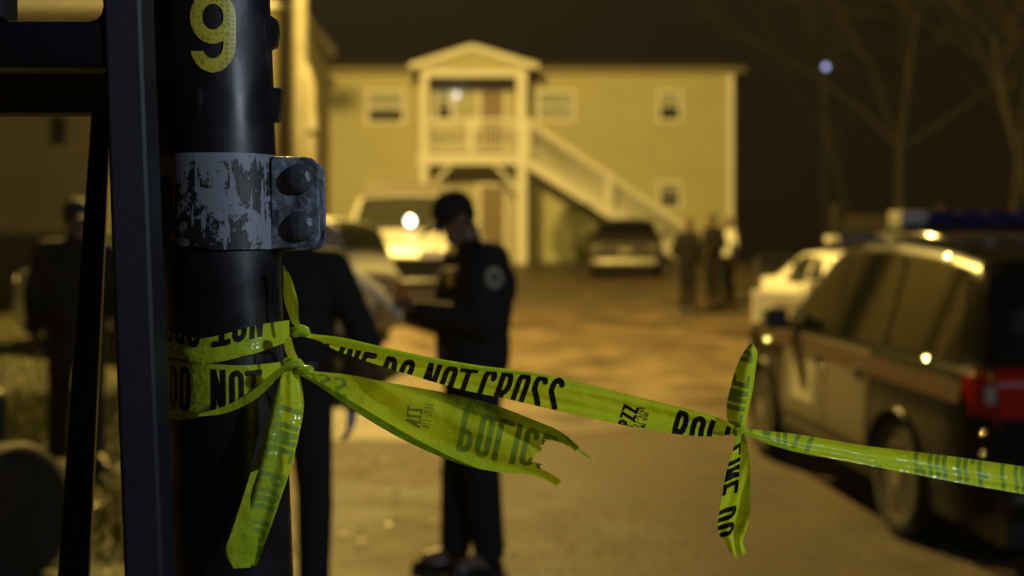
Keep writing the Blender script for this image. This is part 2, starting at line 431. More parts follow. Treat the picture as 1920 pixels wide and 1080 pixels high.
# railing
rz1, rz0 = QZ(222), QZ(283)
xm = QX(884)
MB().box(xm-.10, xm+.10, PY-.06, PY+.06, deck_z1, rz1+.03).build('rail_post', m_trim, porch)
for a, b in ((cx0+.12, xm-.1), (xm+.1, cx1-.15)):
    MB().box(a, b, PY-.05, PY+.05, rz1-.09, rz1).build('top_rail', m_trim, porch)
    MB().box(a, b, PY-.035, PY+.035, rz0, rz0+.07).build('bottom_rail', m_trim, porch)
    k = 9; bal = None
    for i in range(k):
        x = a+(b-a)*(i+.5)/k
        if bal is None:
            bal = MB().box(-.02, .02, -.02, .02, 0, rz1-.091-rz0-.071).build('baluster', m_trim, porch); o = bal
        else:
            o = bal.copy(); COL.objects.link(o)
        o.location = (x, PY, rz0+.0705)
# porch gable roof
gx0, gx1, gxa = QX(770), QX(1008), QX(886)
ge, ga = QZ(128), QZ(91)
gm = MB(); gm.prism([(gx0+.12, ge-.03), (gx1-.12, ge-.03), (gxa, ga-.12)], PY-.16, PY-.08); gm.build('gable_panel', m_siding, porch)
for a, b in (((gx0-.02, ge), (gxa, ga)), ((gx1+.02, ge), (gxa, ga))):
    MB().bar((a[0], PY-.28, a[1]), (b[0], PY-.28, b[1]), .08, .17).build('rake_board', m_trim, porch)
    q = MB(); q.v = [Vector(p) for p in ((a[0], PY-.26, a[1]+.03), (b[0], PY-.26, b[1]+.03), (b[0], HY+1.6, b[1]+.03), (a[0], HY+1.6, a[1]+.03), (a[0], PY-.26, a[1]+.11), (b[0], PY-.26, b[1]+.11), (b[0], HY+1.6, b[1]+.11), (a[0], HY+1.6, a[1]+.11))]
    q.f = [(0, 1, 2, 3), (4, 7, 6, 5), (0, 4, 5, 1), (3, 2, 6, 7), (0, 3, 7, 4), (1, 5, 6, 2)]
    q.build('roof_slope', m_shing, porch)
MB().box(cx0-.10, cx1+.14, PY-.14, PY+.10, QZ(145), QZ(131)).build('header_beam', m_trim, porch)
MB().box(cx0-.10, cx1+.14, PY+.11, HY-.03, QZ(137), QZ(136)+.02).build('ceiling', m_under, porch)
# door upstairs
def door(px0, px1, py0, py1, y=HY):
    d = empty('door'); d.parent = house
    x0, x1, z1, z0 = HX(px0), HX(px1), HZ(py0), HZ(py1)
    MB().box(x0, x1, y-.045, y-.02, z0, z1).build('leaf', m_door, d)
    fr = MB(); fr.box(x0-.12, x0-.003, y-.07, y-.018, z0, z1+.11); fr.box(x1+.003, x1+.12, y-.07, y-.018, z0, z1+.11); fr.box(x0-.002, x1+.002, y-.07, y-.018, z1+.003, z1+.11)
    fr.build('door_frame', m_trim, d)
    for zz in (.18, .58):
        for xx in (.12, .56):
            MB().box(x0+(x1-x0)*xx, x0+(x1-x0)*(xx+.32), y-.055, y-.0455, z0+(z1-z0)*zz, z0+(z1-z0)*(zz+.30)).build('door_panel', m_door, d)
    MB().lathe([(.0, -.02), (.03, -.02), (.035, .0), (.0, .02)], 10, Matrix.Translation((x0+.09, y-.08, z0+1.0)) @ Matrix.Rotation(R(90), 4, 'X')).build('door_knob', m_chrome, d)
door(902, 944, 166, 290); door(902, 945, 350, 478)
window(820, 846, 172, 226, .3)
# second downstairs opening beside the door
# porch lamp (lit)
pl = empty('porch_lamp'); tag(pl, 'small cool white lit wall lamp beside the upstairs porch door', 'lamp')
lx, lz = HX(857), HZ(180)
MB().box(lx-.06, lx+.06, HY-.075, HY-.055, lz-.12, lz+.12).build('back_plate', m_trim, pl)
MB().lathe([(.001, -.10), (.06, -.09), (.08, -.02), (.08, .05), (.05, .10), (.001, .11)], 16, Matrix.Translation((lx, HY-.19, lz))).build('globe', mat('lamp globe', (.9, .9, .9), .4, emis=(.80, .88, .92), estr=.85), pl, True)
pld = bpy.data.lights.new('porch_bulb', 'POINT'); pld.energy = .7; pld.color = (.85, .93, 1); pld.shadow_soft_size = .1
plo = bpy.data.objects.new('porch_bulb', pld); COL.objects.link(plo); plo.location = (lx, HY-.40, lz); plo.parent = pl
# stairs down to the side
SY0, SY1 = PY-.02, PY+1.05
sx0, sz0 = cx1+.16, deck_z1
sx1 = HX(1292, 41.2); sz1 = G(sx1, 41)+.0
N = 16
rise = (sz0-sz1)/N; run = (sx1-sx0)/N
stairs = empty('staircase'); stairs.parent = house
for i in range(N-1):
    x = sx0+run*i; z = sz0-rise*(i+1)
    MB().box(x-.02, x+run+.01, SY0+.05, SY1-.05, z-.04, z).build('tread', m_under, stairs)
for y in (SY0, SY1-.05):
    MB().bar((sx0-.05, y+.025, sz0-.22), (sx1+.02, y+.025, sz1-.0), .05, .30).build('stringer', m_trim, stairs)
for y in (SY0+.025, SY1-.025):
    sl = (sz1-sz0)/(sx1-sx0)
    for x in (sx0+.02, HX(1142, 41), sx1-.05):
        z = sz0+sl*(x-sx0)
        MB().box(x-.07, x+.07, y-.07, y+.07, z-.25, z+1.06).build('newel_post', m_trim, stairs)
    MB().bar((sx0, y, sz0+.98), (sx1, y, sz1+.98), .09, .08).build('handrail', m_trim, stairs)
    MB().bar((sx0, y, sz0+.16), (sx1, y, sz1+.16), .05, .06).build('bottom_rail', m_trim, stairs)
    nb = 30; bal = None
    for i in range(nb):
        x = sx0+(sx1-sx0)*(i+.7)/nb; z = sz0+sl*(x-sx0)
        if bal is None:
            bal = MB().box(-.019, .019, -.019, .019, .19, .95).build('baluster', m_trim, stairs); o = bal
        else: o = bal.copy(); COL.objects.link(o)
        o.location = (x, y, z)
MB().box(QX(1006)-.05, QX(1006)+.05, PY+.5, PY+.6, GZ-.2, deck_z0).build('support_post', m_under, stairs)

# shrub under the stairs
def shrub(name, x, y, h, wd, n, label):
    t = empty(name, (x, y, G(x, y))); tag(t, label, 'shrub')
    st = MB()
    for i in range(7):
        a = random.uniform(0, 6.28); st.tube([(0, 0, -.05), (math.cos(a)*wd*.2, math.sin(a)*wd*.2, h*.4), (math.cos(a)*wd*.45, math.sin(a)*wd*.45, h*.8)], [.03, .02, .008], 6)
    st.build('stem', m_bark, t)
    v = []; f = []
    for i in range(n):
        a = random.uniform(0, 6.28); zz = random.random(); r = wd*.5*math.sqrt(random.random())*(.5+.8*math.sin(min(1, zz*.9+.12)*math.pi))
        c = Vector((math.cos(a)*r, math.sin(a)*r, h*(.08+zz*.95))); b = len(v)
        d1 = Vector((random.gauss(0, 1), random.gauss(0, 1), random.gauss(0, 1))).normalized(); d2 = d1.orthogonal().normalized(); s = random.uniform(.03, .06)
        v += [c-d1*s, c+d2*s*.5, c+d1*s, c-d2*s*.5]; f.append((b, b+1, b+2, b+3))
    mesh('foliage', v, f, m_greenleaf, t)
shrub('shrub', HX(1085, 39), 39.0, 1.75, 1.3, 2200, 'dark leafy shrub growing under the porch staircase')

# neighbouring building on the left
nb = empty('neighbour_house'); tag(nb, 'dim tan sided neighbouring house behind the steel frame', 'house')
NY = 19.85
nx0, nx1 = -13.0, (335-960)/F*NY
nz0 = G(-6, NY)-.4; nz1 = CZ+(540-28)/F*NY
lap_wall('front_wall', nx0, nx1, NY, nz0, nz1, m_siding2, nb, .14)
MB().box(nx0, nx1, NY+.01, NY+3, nz0, nz1-.01).build('wall_core', m_siding2, nb)
MB().box(nx0-.4, nx1+.05, NY-.5, NY+3.3, nz1, nz1+.14).build('eave', m_trim, nb)
MB().prism([(nx0-.4, nz1+.15), (nx1+.05, nz1+.15), ((nx0+nx1)/2, nz1+2.2)], NY-.45, NY+3.2).build('roof', m_shing, nb)
w2 = empty('window'); w2.parent = nb
wx0, wx1 = (97-960)/F*NY, (124-960)/F*NY; wz0, wz1 = CZ+(540-272)/F*NY, CZ+(540-220)/F*NY
MB().box(wx0, wx1, NY-.05, NY-.02, wz0, wz1).build('pane', mat('dark window glass', (.008, .008, .009), .3), w2)
MB().box(wx0-.04, wx1+.04, NY-.06, NY-.02, wz0-.05, wz0-.002).build('sill', m_siding2, w2)
rw = empty('rear_wing'); rw.parent = nb
WY = 33.0; wzt = CZ+(540-22)/F*WY
lap_wall('wing_wall', -9.5, (556-960)/F*WY, WY, G(-6, WY)-.4, wzt, m_siding2, rw, .14)
MB().box(-9.5, (556-960)/F*WY, WY+.01, WY+6, G(-6, WY)-.4, wzt-.01).build('wing_core', m_siding2, rw)
MB().box(-9.8, (566-960)/F*WY, WY-.45, WY+6.3, wzt, wzt+.16).build('wing_eave', m_trim, rw)
# dark foundation band
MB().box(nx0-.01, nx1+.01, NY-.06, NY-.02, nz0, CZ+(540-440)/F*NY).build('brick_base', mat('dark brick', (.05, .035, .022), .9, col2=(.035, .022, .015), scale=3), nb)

# pale pole with conduit
up = empty('utility_pole'); tag(up, 'pale out of focus utility pole standing by the house corner', 'pole')
UY = 27.0; ux = (563-960)/F*UY
MB().tube([(ux, UY, G(ux, UY)-.3), (ux+.0, UY, CZ+6.2), (ux+.02, UY, CZ+9)], [.15, .13, .12], 16).build('shaft', m_wood, up, True)
MB().tube([(ux+.21, UY-.03, G(ux, UY)-.2), (ux+.20, UY-.03, CZ+3.9), (ux+.1, UY-.03, CZ+4.3)], [.10, .10, .06], 12).build('cable_guard', m_wood, up, True)
MB().box(ux-.9, ux+.9, UY-.2, UY-.1, CZ+7.6, CZ+7.75).build('cross_arm', m_wood, up)
MB().box(ux+.16, ux+.34, UY-.22, UY-.14, CZ+3.0, CZ+3.3).build('meter_box', mat('meter box', (.2, .19, .16), .6), up)

# sodium street lamp (its pole stands hidden behind the black pole)
sl_ = empty('street_lamp'); tag(sl_, 'tall sodium street lamp on the lawn behind the black pole', 'street lamp')
LX, LY, LZ = (432-960)/F*19.0, 19.0, CZ+8.6
MB().tube([(LX, LY, G(LX, LY)-.3), (LX, LY, LZ+.5)], [.085, .06], 14).build('pole', m_wood, sl_, True)
MB().tube([(LX, LY, LZ+.3), (LX+.5, LY+.1, LZ+.62), (LX+1.3, LY+.2, LZ+.6)], .035, 10).build('arm', m_rim, sl_, True)
MB().lathe([(.02, .25), (.12, .2), (.20, .05), (.21, .0)], 18, Matrix.Translation((LX+1.4, LY+.2, LZ+.38))).build('hood', m_rim, sl_, True)
MB().lathe([(.03, -.14), (.14, -.10), (.18, -.0), (.10, .02)], 18, Matrix.Translation((LX+1.4, LY+.2, LZ+.36))).build('lens', mat('sodium lens', (.9, .7, .4), .3, emis=SODIUM, estr=60), sl_, True)
ld = bpy.data.lights.new('sodium_bulb', 'POINT'); ld.energy = LAMP_W; ld.color = SODIUM; ld.shadow_soft_size = .18
lo = bpy.data.objects.new('sodium_bulb', ld); COL.objects.link(lo); lo.location = (LX+1.4, LY+.2, LZ+.05); lo.parent = sl_

# cool street lamp behind the camera, across the street
cl = empty('street_lamp'); tag(cl, 'short cool white street lamp beside the tape, outside the picture', 'street lamp')
CX, CY, CZZ = 3.5, -.55, 3.2
MB().tube([(CX+.3, CY, G(CX, CY)-.2), (CX+.3, CY, CZZ+.15)], .05, 12).build('pole', m_rim, cl, True)
MB().lathe([(.03, -.05), (.12, -.03), (.16, .02), (.05, .14)], 16, Matrix.Translation((CX+.2, CY, CZZ))).build('head', mat('cool lens', (.8, .85, .9), .3, emis=(.7, .85, 1), estr=15), cl, True)
cd = bpy.data.lights.new('cool_bulb', 'POINT'); cd.energy = COOL_W; cd.color = (.72, .86, 1); cd.shadow_soft_size = .12
co = bpy.data.objects.new('cool_bulb', cd); COL.objects.link(co); co.location = (CX, CY, CZZ-.15); co.parent = cl

# white bollard and timber edge on the lawn
bo = empty('white_bollard'); tag(bo, 'short white painted post on the lawn by the tan house', 'bollard')
by = 22.0; bx = (52-960)/F*by; bzg = CZ+(540-628)/F*by
MB().lathe([(.12, 0), (.12, .70), (.10, .76), (.03, .79)], 14, Matrix.Translation((bx, by, bzg))).build('post', m_trim, bo, True)
MB().lathe([(.15, 0), (.15, .06), (.12, .08)], 14, Matrix.Translation((bx, by, bzg))).build('base', m_trim, bo, True)
e_ = bevel(MB().bar((bx-1.6, by-.35, bzg+.17), (bx+.45, by-.6, bzg+.02), .22, .20).build('white_timber', m_trim), .02)
tag(e_, 'white painted landscape timber lying below the white post', 'timber')

# far small lamp and trees
fl = empty('yard_light'); tag(fl, 'tiny bluish lit yard light on a thin post before the bare trees', 'lamp')
fy = 42.0; fp = P(1548, 126, fy)
MB().tube([(fp.x, fy+.12, G(fp.x, fy)-.3), (fp.x, fy+.12, fp.z+.15)], .022, 8).build('pole', m_trimblk, fl)
MB().lathe([(.01, -.09), (.075, -.045), (.09, .02), (.03, .09)], 12, Matrix.Translation(fp)).build('globe', mat('far lamp globe', (.7, .8, 1), .3, emis=(.30, .42, .85), estr=2.0), fl)

def tree(x, y, h, label, seed, spread=.55):
    rnd = random.Random(seed)
    t = empty('bare_tree', (x, y, G(x, y)-.2)); tag(t, label, 'tree', 'bare trees beside the drive')
    trunk = MB(); br = MB()
    def grow(p, d, L, r_, lv):
        pts = [p]; rr = [r_]; q = p.copy(); dd = d.copy(); k = 4
        for i in range(k):
            dd = (dd+Vector((rnd.gauss(0, .16), rnd.gauss(0, .16), rnd.gauss(.02, .10)))).normalized()
            q = q+dd*L/k; pts.append(q.copy()); rr.append(r_*(1-.55*(i+1)/k))
        (trunk if lv == 0 else br).tube(pts, rr, 8 if lv == 0 else (5 if lv < 3 else 3), cap=False)
        if lv >= 5: return
        n_ = 8 if lv == 0 else (4 if lv < 3 else 3)
        for i in range(n_):
            f_ = (.30+.70*(i+1)/n_) if lv == 0 else (.2+.8*(i+1)/n_)
            j = min(k, max(1, round(f_*k)))
            ax = Vector((rnd.gauss(0, 1), rnd.gauss(0, 1), rnd.gauss(0, .35)))
            nd = (dd*(1-spread)+ax.normalized()*spread+Vector((0, 0, .10))).normalized()
            grow(pts[j], nd, L*rnd.uniform(.5, .72), max(rr[j]*.52, .007), lv+1)
    grow(Vector((0, 0, 0)), Vector((rnd.uniform(-.1, .1), rnd.uniform(-.1, .1), 1)).normalized(), h*.55, h*.011, 0)
    trunk.build('trunk', m_bark, t, True); br.build('branches', m_bark, t)
TR = [(9.8, 36, 13, 'slender bare tree rising right of the cream house'), (12.6, 33, 12, 'bare tree with wide limbs above the white patrol car'),
      (11.6, 31, 11, 'bare tree rising behind the police truck light bar'), (16.5, 44, 15, 'tall bare tree far back beyond the fence'),
      (12.2, 34.5, 14, 'twiggy bare tree at the edge of the picture behind the police truck'), (13.5, 50, 16, 'bare tree by the far yard light'), (19, 52, 16, 'farthest bare tree in the dark corner'), (10.8, 44, 15, 'bare tree close behind the cream house corner')]
for i, (x, y, h, l) in enumerate(TR): tree(x, y, h, l, 40+i)
# board fence beyond the cars
fn = empty('board_fence'); tag(fn, 'dim weathered board fence behind the white patrol car', 'fence')
fb = None
for i in range(26):
    x = 6.9+i*.36; y = 29.5
    if fb is None: fb = MB().box(-.165, .165, 0, .03, -.2, 1.75).build('fence_board', m_bark, fn); o = fb
    else: o = fb.copy(); COL.objects.link(o)
    o.location = (x, y, G(x, y)-.02+random.uniform(0, .03))
for i in range(5):
    x = 6.75+i*2.2; MB().box(x-.06, x+.06, 29.36, 29.49, G(x, 29.5)-.3, G(x, 29.5)+1.95).build('fence_post', m_bark, fn)
for zz in (.4, 1.45):
    MB().bar((6.7, 29.46, G(6.7, 29.5)+zz), (15.6, 29.46, G(15.6, 29.5)+zz), .05, .09).build('fence_rail', m_bark, fn)

# ================================================================== cars
SUV = dict(top=[(-1.16, .80), (-1.15, 1.00), (-1.12, 1.15), (-1.06, 1.24), (-.86, 1.72), (-.72, 1.81), (-.2, 1.86), (.5, 1.88), (1.1, 1.855), (1.45, 1.79), (1.62, 1.72), (2.40, 1.20), (2.6, 1.165), (3.2, 1.11), (3.62, 1.02), (3.76, .88), (3.80, .62)],
           belt=1.13, w=.985, low=.29, wr=.385, wb=2.86, tumble=.21, roofw=.62)
SED = dict(top=[(-1.12, .62), (-1.10, .80), (-1.05, .92), (-.92, .985), (-.35, 1.03), (-.18, 1.06), (.42, 1.37), (.62, 1.42), (1.0, 1.45), (1.35, 1.43), (1.55, 1.37), (2.30, .98), (2.45, .955), (3.1, .90), (3.55, .80), (3.72, .68), (3.76, .50)],
           belt=.93, w=.93, low=.22, wr=.335, wb=2.90, tumble=.42, roofw=.55)

def make_car(kind, body_m, name, label, cat, glass_ranges, **kw):
    S = kind; t = empty(name); tag(t, label, cat)
    top = S['top']; xs0, xs1 = top[0][0], top[-1][0]; wr = S['wr']; wb = S['wb']
    door_m = kw.get('door', body_m)
    def ztop(x): return interp(top, x)
    def W(x):
        e = 1.0
        if x < xs0+.5: u = 1-(x-xs0)/.5; e -= .13*u**2.6
        if x > xs1-.85: u = 1-(xs1-x)/.85; e -= .24*u**2.4
        return S['w']*e
    def zb(x):                                   # belt
        return min(S['belt']+(-.03*(x-1)/2), ztop(x)-.05)
    def zlow(x):
        z = S['low']
        if x < xs0+.35: z += .14*(1-(x-xs0)/.35)
        for ax in (0, wb):
            dx = abs(x-ax); ra = wr+.075
            if dx < ra: z = max(z, wr+math.sqrt(max(0, ra*ra-dx*dx))-.02)
        return z
    def side(x, z):                              # half width of the lower body at height z
        lo = S['low']; b = S['belt']; k = (z-lo)/(b-lo)
        c = 1-.055*max(0, 1-k*2.4)**2-.045*max(0, k-.55)**2*4
        return W(x)*c
    def upper(x, s):                             # window plane s in 0..1, from belt to roof edge
        z0 = zb(x); z1 = ztop(x); yb = side(x, z0); g = max(0, z1-z0-.04)
        yt = max(yb-.03-S['tumble']*g, .3)
        if g < .08: yt = yb*.93
        return Vector((x, yb-.02+(yt-yb+.02)*s, z0+.012+(z1-.04-z0-.012)*s))
    def roofp(x, q):                             # q 0 edge .. 1 centre
        e = upper(x, 1); z1 = ztop(x)
        return Vector((x, e.y*(1-q), e.z+(z1-e.z)*math.sin(q*math.pi/2)**.7 if q > 0 else e.z))
    # station list
    xs = sorted(set([round(xs0+(xs1-xs0)*i/90, 4) for i in range(91)]+[p[0] for p in top]))
    sect = []
    for x in xs:
        z0 = zlow(x); z1 = zb(x); z0 = min(z0, z1-.02); row = []
        for i in range(9):
            z = z0+(z1-z0)*i/8; row.append(Vector((x, side(x, z), z)))
        for i in range(5): row.append(upper(x, i/4))
        for i in range(1, 6): row.append(roofp(x, i/5))
        sect.append(row+[Vector((p.x, -p.y, p.z)) for p in reversed(row[:-1])])
    k = len(sect[0]); v = [p for r in sect for p in r]; f = []
    for i in range(len(sect)-1):
        for j in range(k-1):
            a = i*k+j; f.append((a, a+k, a+k+1, a+1))
    f.append(tuple(range(k))); f.append(tuple(range((len(sect)-1)*k, len(sect)*k))[::-1])
    hole = kw.get('open_door')
    body = mesh('body', v, f, body_m, t, True)
    # underbody
    MB().box(xs0+.12, xs1-.15, -S['w']+.24, S['w']-.24, .19, S['low']+.35).build('underbody', m_trimblk, t)
    # glass
    def pane(nm, pts_fn, nu, nv, m, off=.006, par=t):
        vv = []; ff = []
        for j in range(nv+1):
            for i in range(nu+1): vv.append(pts_fn(i/nu, j/nv))
        for j in range(nv):
            for i in range(nu):
                a = j*(nu+1)+i; ff.append((a, a+1, a+nu+2, a+nu+1))
        o = mesh(nm, vv, ff, m, par, True); return o
    for sg in (1, -1):
        for b0, b1, t0, t1 in glass_ranges:
            def fn(a, s, b0=b0, b1=b1, t0=t0, t1=t1, sg=sg):
                s2 = .04+.88*s; x = (b0+(b1-b0)*a)*(1-s)+(t0+(t1-t0)*a)*s
                p = upper(x, s2); p.y += .008; p.y *= sg; return p
            pane('side_window', fn, 6, 4, m_cglass)
    ws0, ws1 = kw['shield']; rs0, rs1 = kw['rear']
    for nm, a0, a1 in (('windshield', ws0, ws1), ('rear_window', rs0, rs1)):
        def fn(a, s, a0=a0, a1=a1):
            x = a0+(a1-a0)*(.05+.9*s); q = abs(a*2-1); p = roofp(x, 1-q*.90); p.y *= (1 if a > .5 else -1); p.z += .008; p.x += .006 if a1 > 1 else -.006
            return p
        pane(nm, fn, 12, 5, m_cglass)
    # doors: panels a few mm proud, with gap around
    def dpanel(nm, x0, x1, z0, z1, m, sg, off=.004, par=t, xa=None):
        def fn(a, s):
            x = x0+(x1-x0)*a; z = z0+(z1-z0)*s; zz = min(z, zb(x)-.005)
            return Vector((x, sg*(side(x, zz)+off), zz))
        return pane(nm, fn, 8, 6, m, par=par)
    for sg in (1, -1):
        for x0, x1 in kw['doors']:
            if hole and sg == hole[0] and abs(x0-hole[1]) < .01:
                dpanel('door_opening', x0, x1, S['low']+.10, S['belt'], m_trimblk, sg); continue
            # dark gap behind, then the panel
            dpanel('door_gap', x0-.012, x1+.012, S['low']+.09, S['belt'], m_trimblk, sg, .002)
            d = dpanel('door', x0, x1, S['low']+.10, S['belt'], door_m, sg, .005)
            hp = Vector((x0+.10, sg*(side(x0+.1, S['belt']-.14)+.022), S['belt']-.14))
            MB().box(hp.x, hp.x+.18, hp.y-.014, hp.y+.014, hp.z-.014, hp.z+.014).build('handle', m_trimblk if 'door' in kw else body_m, d)
        if 'stripe' in kw:
            dpanel('stripe', xs0+.30, xs1-.55, S['belt']-.15, S['belt']-.03, kw['stripe'], sg, .0075)
        if kw.get('sill_strip'):
            dpanel('window_sill_trim', glass_ranges[0][0], glass_ranges[1][0 if False else 1]-.05, S['belt']-.028, S['belt']-.004, m_chrome, sg, .009)
        # wheels
        for ax in (0, wb):
            wh = empty('wheel'); wh.parent = t; wh.location = (ax, sg*(S['w']-.135), wr); wh.rotation_euler = (R(-90*sg), 0, 0)
            tw = .12
            MB().lathe([(wr*.66, -tw), (wr*.93, -tw), (wr, -tw*.7), (wr, tw*.7), (wr*.95, tw*.95), (wr*.70, tw), (wr*.66, tw*.9)], 36).build('tyre', m_rubber, wh, True)
            rm = MB(); rm.lathe([(wr*.655, tw*.9), (wr*.62, tw*.92), (wr*.60, tw*.55), (wr*.15, tw*.45), (.001, tw*.45)], 36)
            for q in range(5):
                Mx = Matrix.Rotation(q*2*math.pi/5, 4, 'Z'); rm.box(.03, wr*.62, -.035, .035, tw*.46, tw*.80, Mx)
            rm.lathe([(.075, tw*.46), (.07, tw*.95), (.001, tw*1.0)], 16)
            rm.build('rim', m_rim, wh)
        # arch lip
        for ax in (0, wb):
            pts = []
            for q in range(17):
                an = math.pi*q/16; ra = wr+.07; x = ax+math.cos(an)*ra; z = wr-.02+math.sin(an)*ra
                z = max(z, S['low']+.02); pts.append(Vector((x, sg*(side(x, z)+.004), z)))
            MB().tube(pts, .020, 6).build('wheel_arch', kw.get('arch', body_m), t, True)
        # mirrors
        mx_ = kw['mirror']; mp = upper(mx_, .08)
        mm = MB(); mm.box(mp.x-.05, mp.x+.09, sg*(mp.y+.07)-(.0 if sg > 0 else .17), sg*(mp.y+.07)+(.17 if sg > 0 else .0), mp.z-.02, mp.z+.14)
        mm.bar((mp.x+.02, sg*(mp.y-.03), mp.z), (mp.x+.02, sg*(mp.y+.09), mp.z+.05), .05, .04)
        bevel(mm.build('mirror', m_trimblk if 'door' in kw else body_m, t), .02, 3)
        # lamps
        x = xs1-.17; hz0, hz1 = kw['head']
        def fh(a, s, sg=sg):
            x = xs1-.62+.50*a; z = hz0+(hz1-hz0)*s; z = min(z, zb(x)-.01); return Vector((x+.02*a, sg*(side(x, z)+.006), z))
        pane('headlight', fh, 6, 3, kw.get('head_m', m_clear))
        def fh2(a, s, sg=sg):
            y = W(xs1)*(.52+.46*a); z = hz0+(hz1-hz0)*s; return Vector((xs1+.012-.03*a, sg*y, min(z, ztop(xs1-.05)+.1)))
        pane('headlight', fh2, 4, 3, kw.get('head_m', m_clear))
        tz0, tz1 = kw['tail']
        def ft(a, s, sg=sg):
            x = xs0+.005+(.34-.16*(1-s))*a; z = tz0+(tz1-tz0)*s; z = min(z, zb(x)-.008) if x > xs0+.2 else z; z2 = min(z, ztop(x)-.03)
            return Vector((x, sg*(side(x, min(z2, S['belt']))+.010), z2))
        m_tl = kw.get('tail_m', m_tail); tl = pane('taillight', ft, 6, 5, m_tl)
        def ft2(a, s, sg=sg):
            y = W(xs0)*(.74+.27*a); z = tz0+(tz1-tz0)*s; xx = xs0
            for xx_ in [xs0+.01*i for i in range(30)]:
                xx = xx_
                if ztop(xx_) > z+.03: break
            return Vector((xx-.014, sg*y, z))
        pane('taillight', ft2, 5, 5, m_tl)
        def ft3(a, s, sg=sg):
            p = ft(.12+.25*a, .28+.36*s); p.y += sg*.004; return p
        pane('reverse_lens', ft3, 3, 3, m_clear, par=tl)
        def ft4(a, s, sg=sg):
            p = ft(.45+.3*a, .80+.16*s); p.y += sg*.004; return p
        pane('amber_lens', ft4, 3, 2, m_orange, par=tl)
    # bumpers, grille, plate
    bm_ = kw.get('bumper', m_trimblk)
    bz = S['low']+.10
    for xe, sgx in ((xs0, -1), (xs1, 1)):
        pts = []
        for q in range(-8, 9):
            y = q/8*W(xe)*1.0; pts.append(Vector((xe+sgx*(.05-.10*(q/8)**4), y, bz+.10)))
        b = MB()
        b.tube(pts, .085, 8); o = b.build('bumper', bm_, t, True)
    gr = MB()
    for q in range(4): gr.box(xs1-.01, xs1+.02, -.42, .42, S['low']+.28+q*.06, S['low']+.315+q*.06)
    gr.build('grille', m_chrome if kw.get('chrome_grille') else m_trimblk, t)
    MB().box(xs0-.03, xs0-.015, -.16, .16, .62, .75).build('licence_plate', mat('licence plate', (.25, .24, .2), .6), t)
    if kw.get('seats', True):
        for sx_ in (1.05, .15):
            for sy in (.38, -.38):
                st = MB(); st.box(sx_-.28, sx_+.22, sy-.24, sy+.24, .45, .62); st.box(sx_-.34, sx_-.20, sy-.24, sy+.24, .62, S['belt']+.12); st.box(sx_-.33, sx_-.24, sy-.12, sy+.12, S['belt']+.14, S['belt']+.30)
                bevel(st.build('car_seat', m_trimblk, t), .03)
    t['_'] = 0; del t['_']
    return t, dict(upper=upper, side=side, W=W, ztop=ztop, zb=zb, pane=pane, dpanel=dpanel, body=body, roofp=roofp)

def put(t, x, y, heading, pitch=0, z=None, roll=0):
    t.location = (x, y, G(x, y) if z is None else z); t.rotation_euler = (R(roll), R(-pitch), R(heading))

def lightbar(t, S, x, z, half=.62):
    lb = empty('light_bar'); lb.parent = t
    bevel(MB().box(x-.14, x+.14, -half, half, z, z+.05).build('bar_base', m_trimblk, lb), .015)
    k = 6; w_ = 2*half/k
    for i in range(k):
        y = -half+w_*i
        m = m_clear if i in (0, k-1) else m_blue
        bevel(MB().box(x-.13, x+.13, y+.006, y+w_-.006, z+.052, z+.15).build('lens', m, lb), .025, 3)
    for y in (-half+.12, half-.12):
        MB().box(x-.06, x+.06, y-.04, y+.04, z-.09, z+.0).build('foot', m_trimblk, lb)
    return lb

SUVG = [(1.62, 2.28, 1.42, 1.62), (.62, 1.52, .62, 1.34), (-.72, .50, -.52, .48)]
SUVG = [(1.30, 2.22, 1.30, 1.58), (.34, 1.22, .34, 1.22), (-.78, .24, -.60, .24)]
suv, SI = make_car(SUV, m_blackcar, 'police_truck', 'black police sport utility truck with pale doors parked behind the tape', 'police car', SUVG,
    shield=(1.60, 2.42), rear=(-1.0, -.74), doors=[(.50, 1.28), (1.31, 2.22)], door=mat('pale door paint', (.17, .155, .125), .4, spec=.3), stripe=m_redstripe, sill_strip=True,
    mirror=2.15, head=(.78, .92), tail=(.94, 1.20), chrome_grille=False)
lightbar(suv, SUV, 1.0, 1.90)
for i in (0, 1):
    s = 1 if i == 0 else -1
    MB().tube([(-.5, s*.68, 1.86), (.3, s*.70, 1.90), (1.1, s*.68, 1.88)], .018, 8).build('roof_rail', m_chrome, suv, True)
# door emblem: pale shield and lettering bars on the front door
SI['dpanel']('door_emblem', 1.52, 2.0, .62, .92, mat('door emblem vinyl', (.50, .48, .40), .5), 1, .009, suv)
SI['dpanel']('rub_strip', .50, 2.2, .47, .50, m_trimblk, 1, .010, suv)
rearw = Vector((2.42, 8.85)); frontw = Vector((2.08, 11.65)); hd = math.degrees(math.atan2(frontw.y-rearw.y, frontw.x-rearw.x))
c_, s_ = math.cos(R(hd)), math.sin(R(hd))
# rear axle centre lies .985 to the right of the left side
ox, oy = rearw.x+.95*s_, rearw.y-.95*c_
zr = CZ-1.575; zf = CZ-1.385
put(suv, ox, oy, hd, math.degrees(math.atan2(zf-zr, 2.86)), zr)

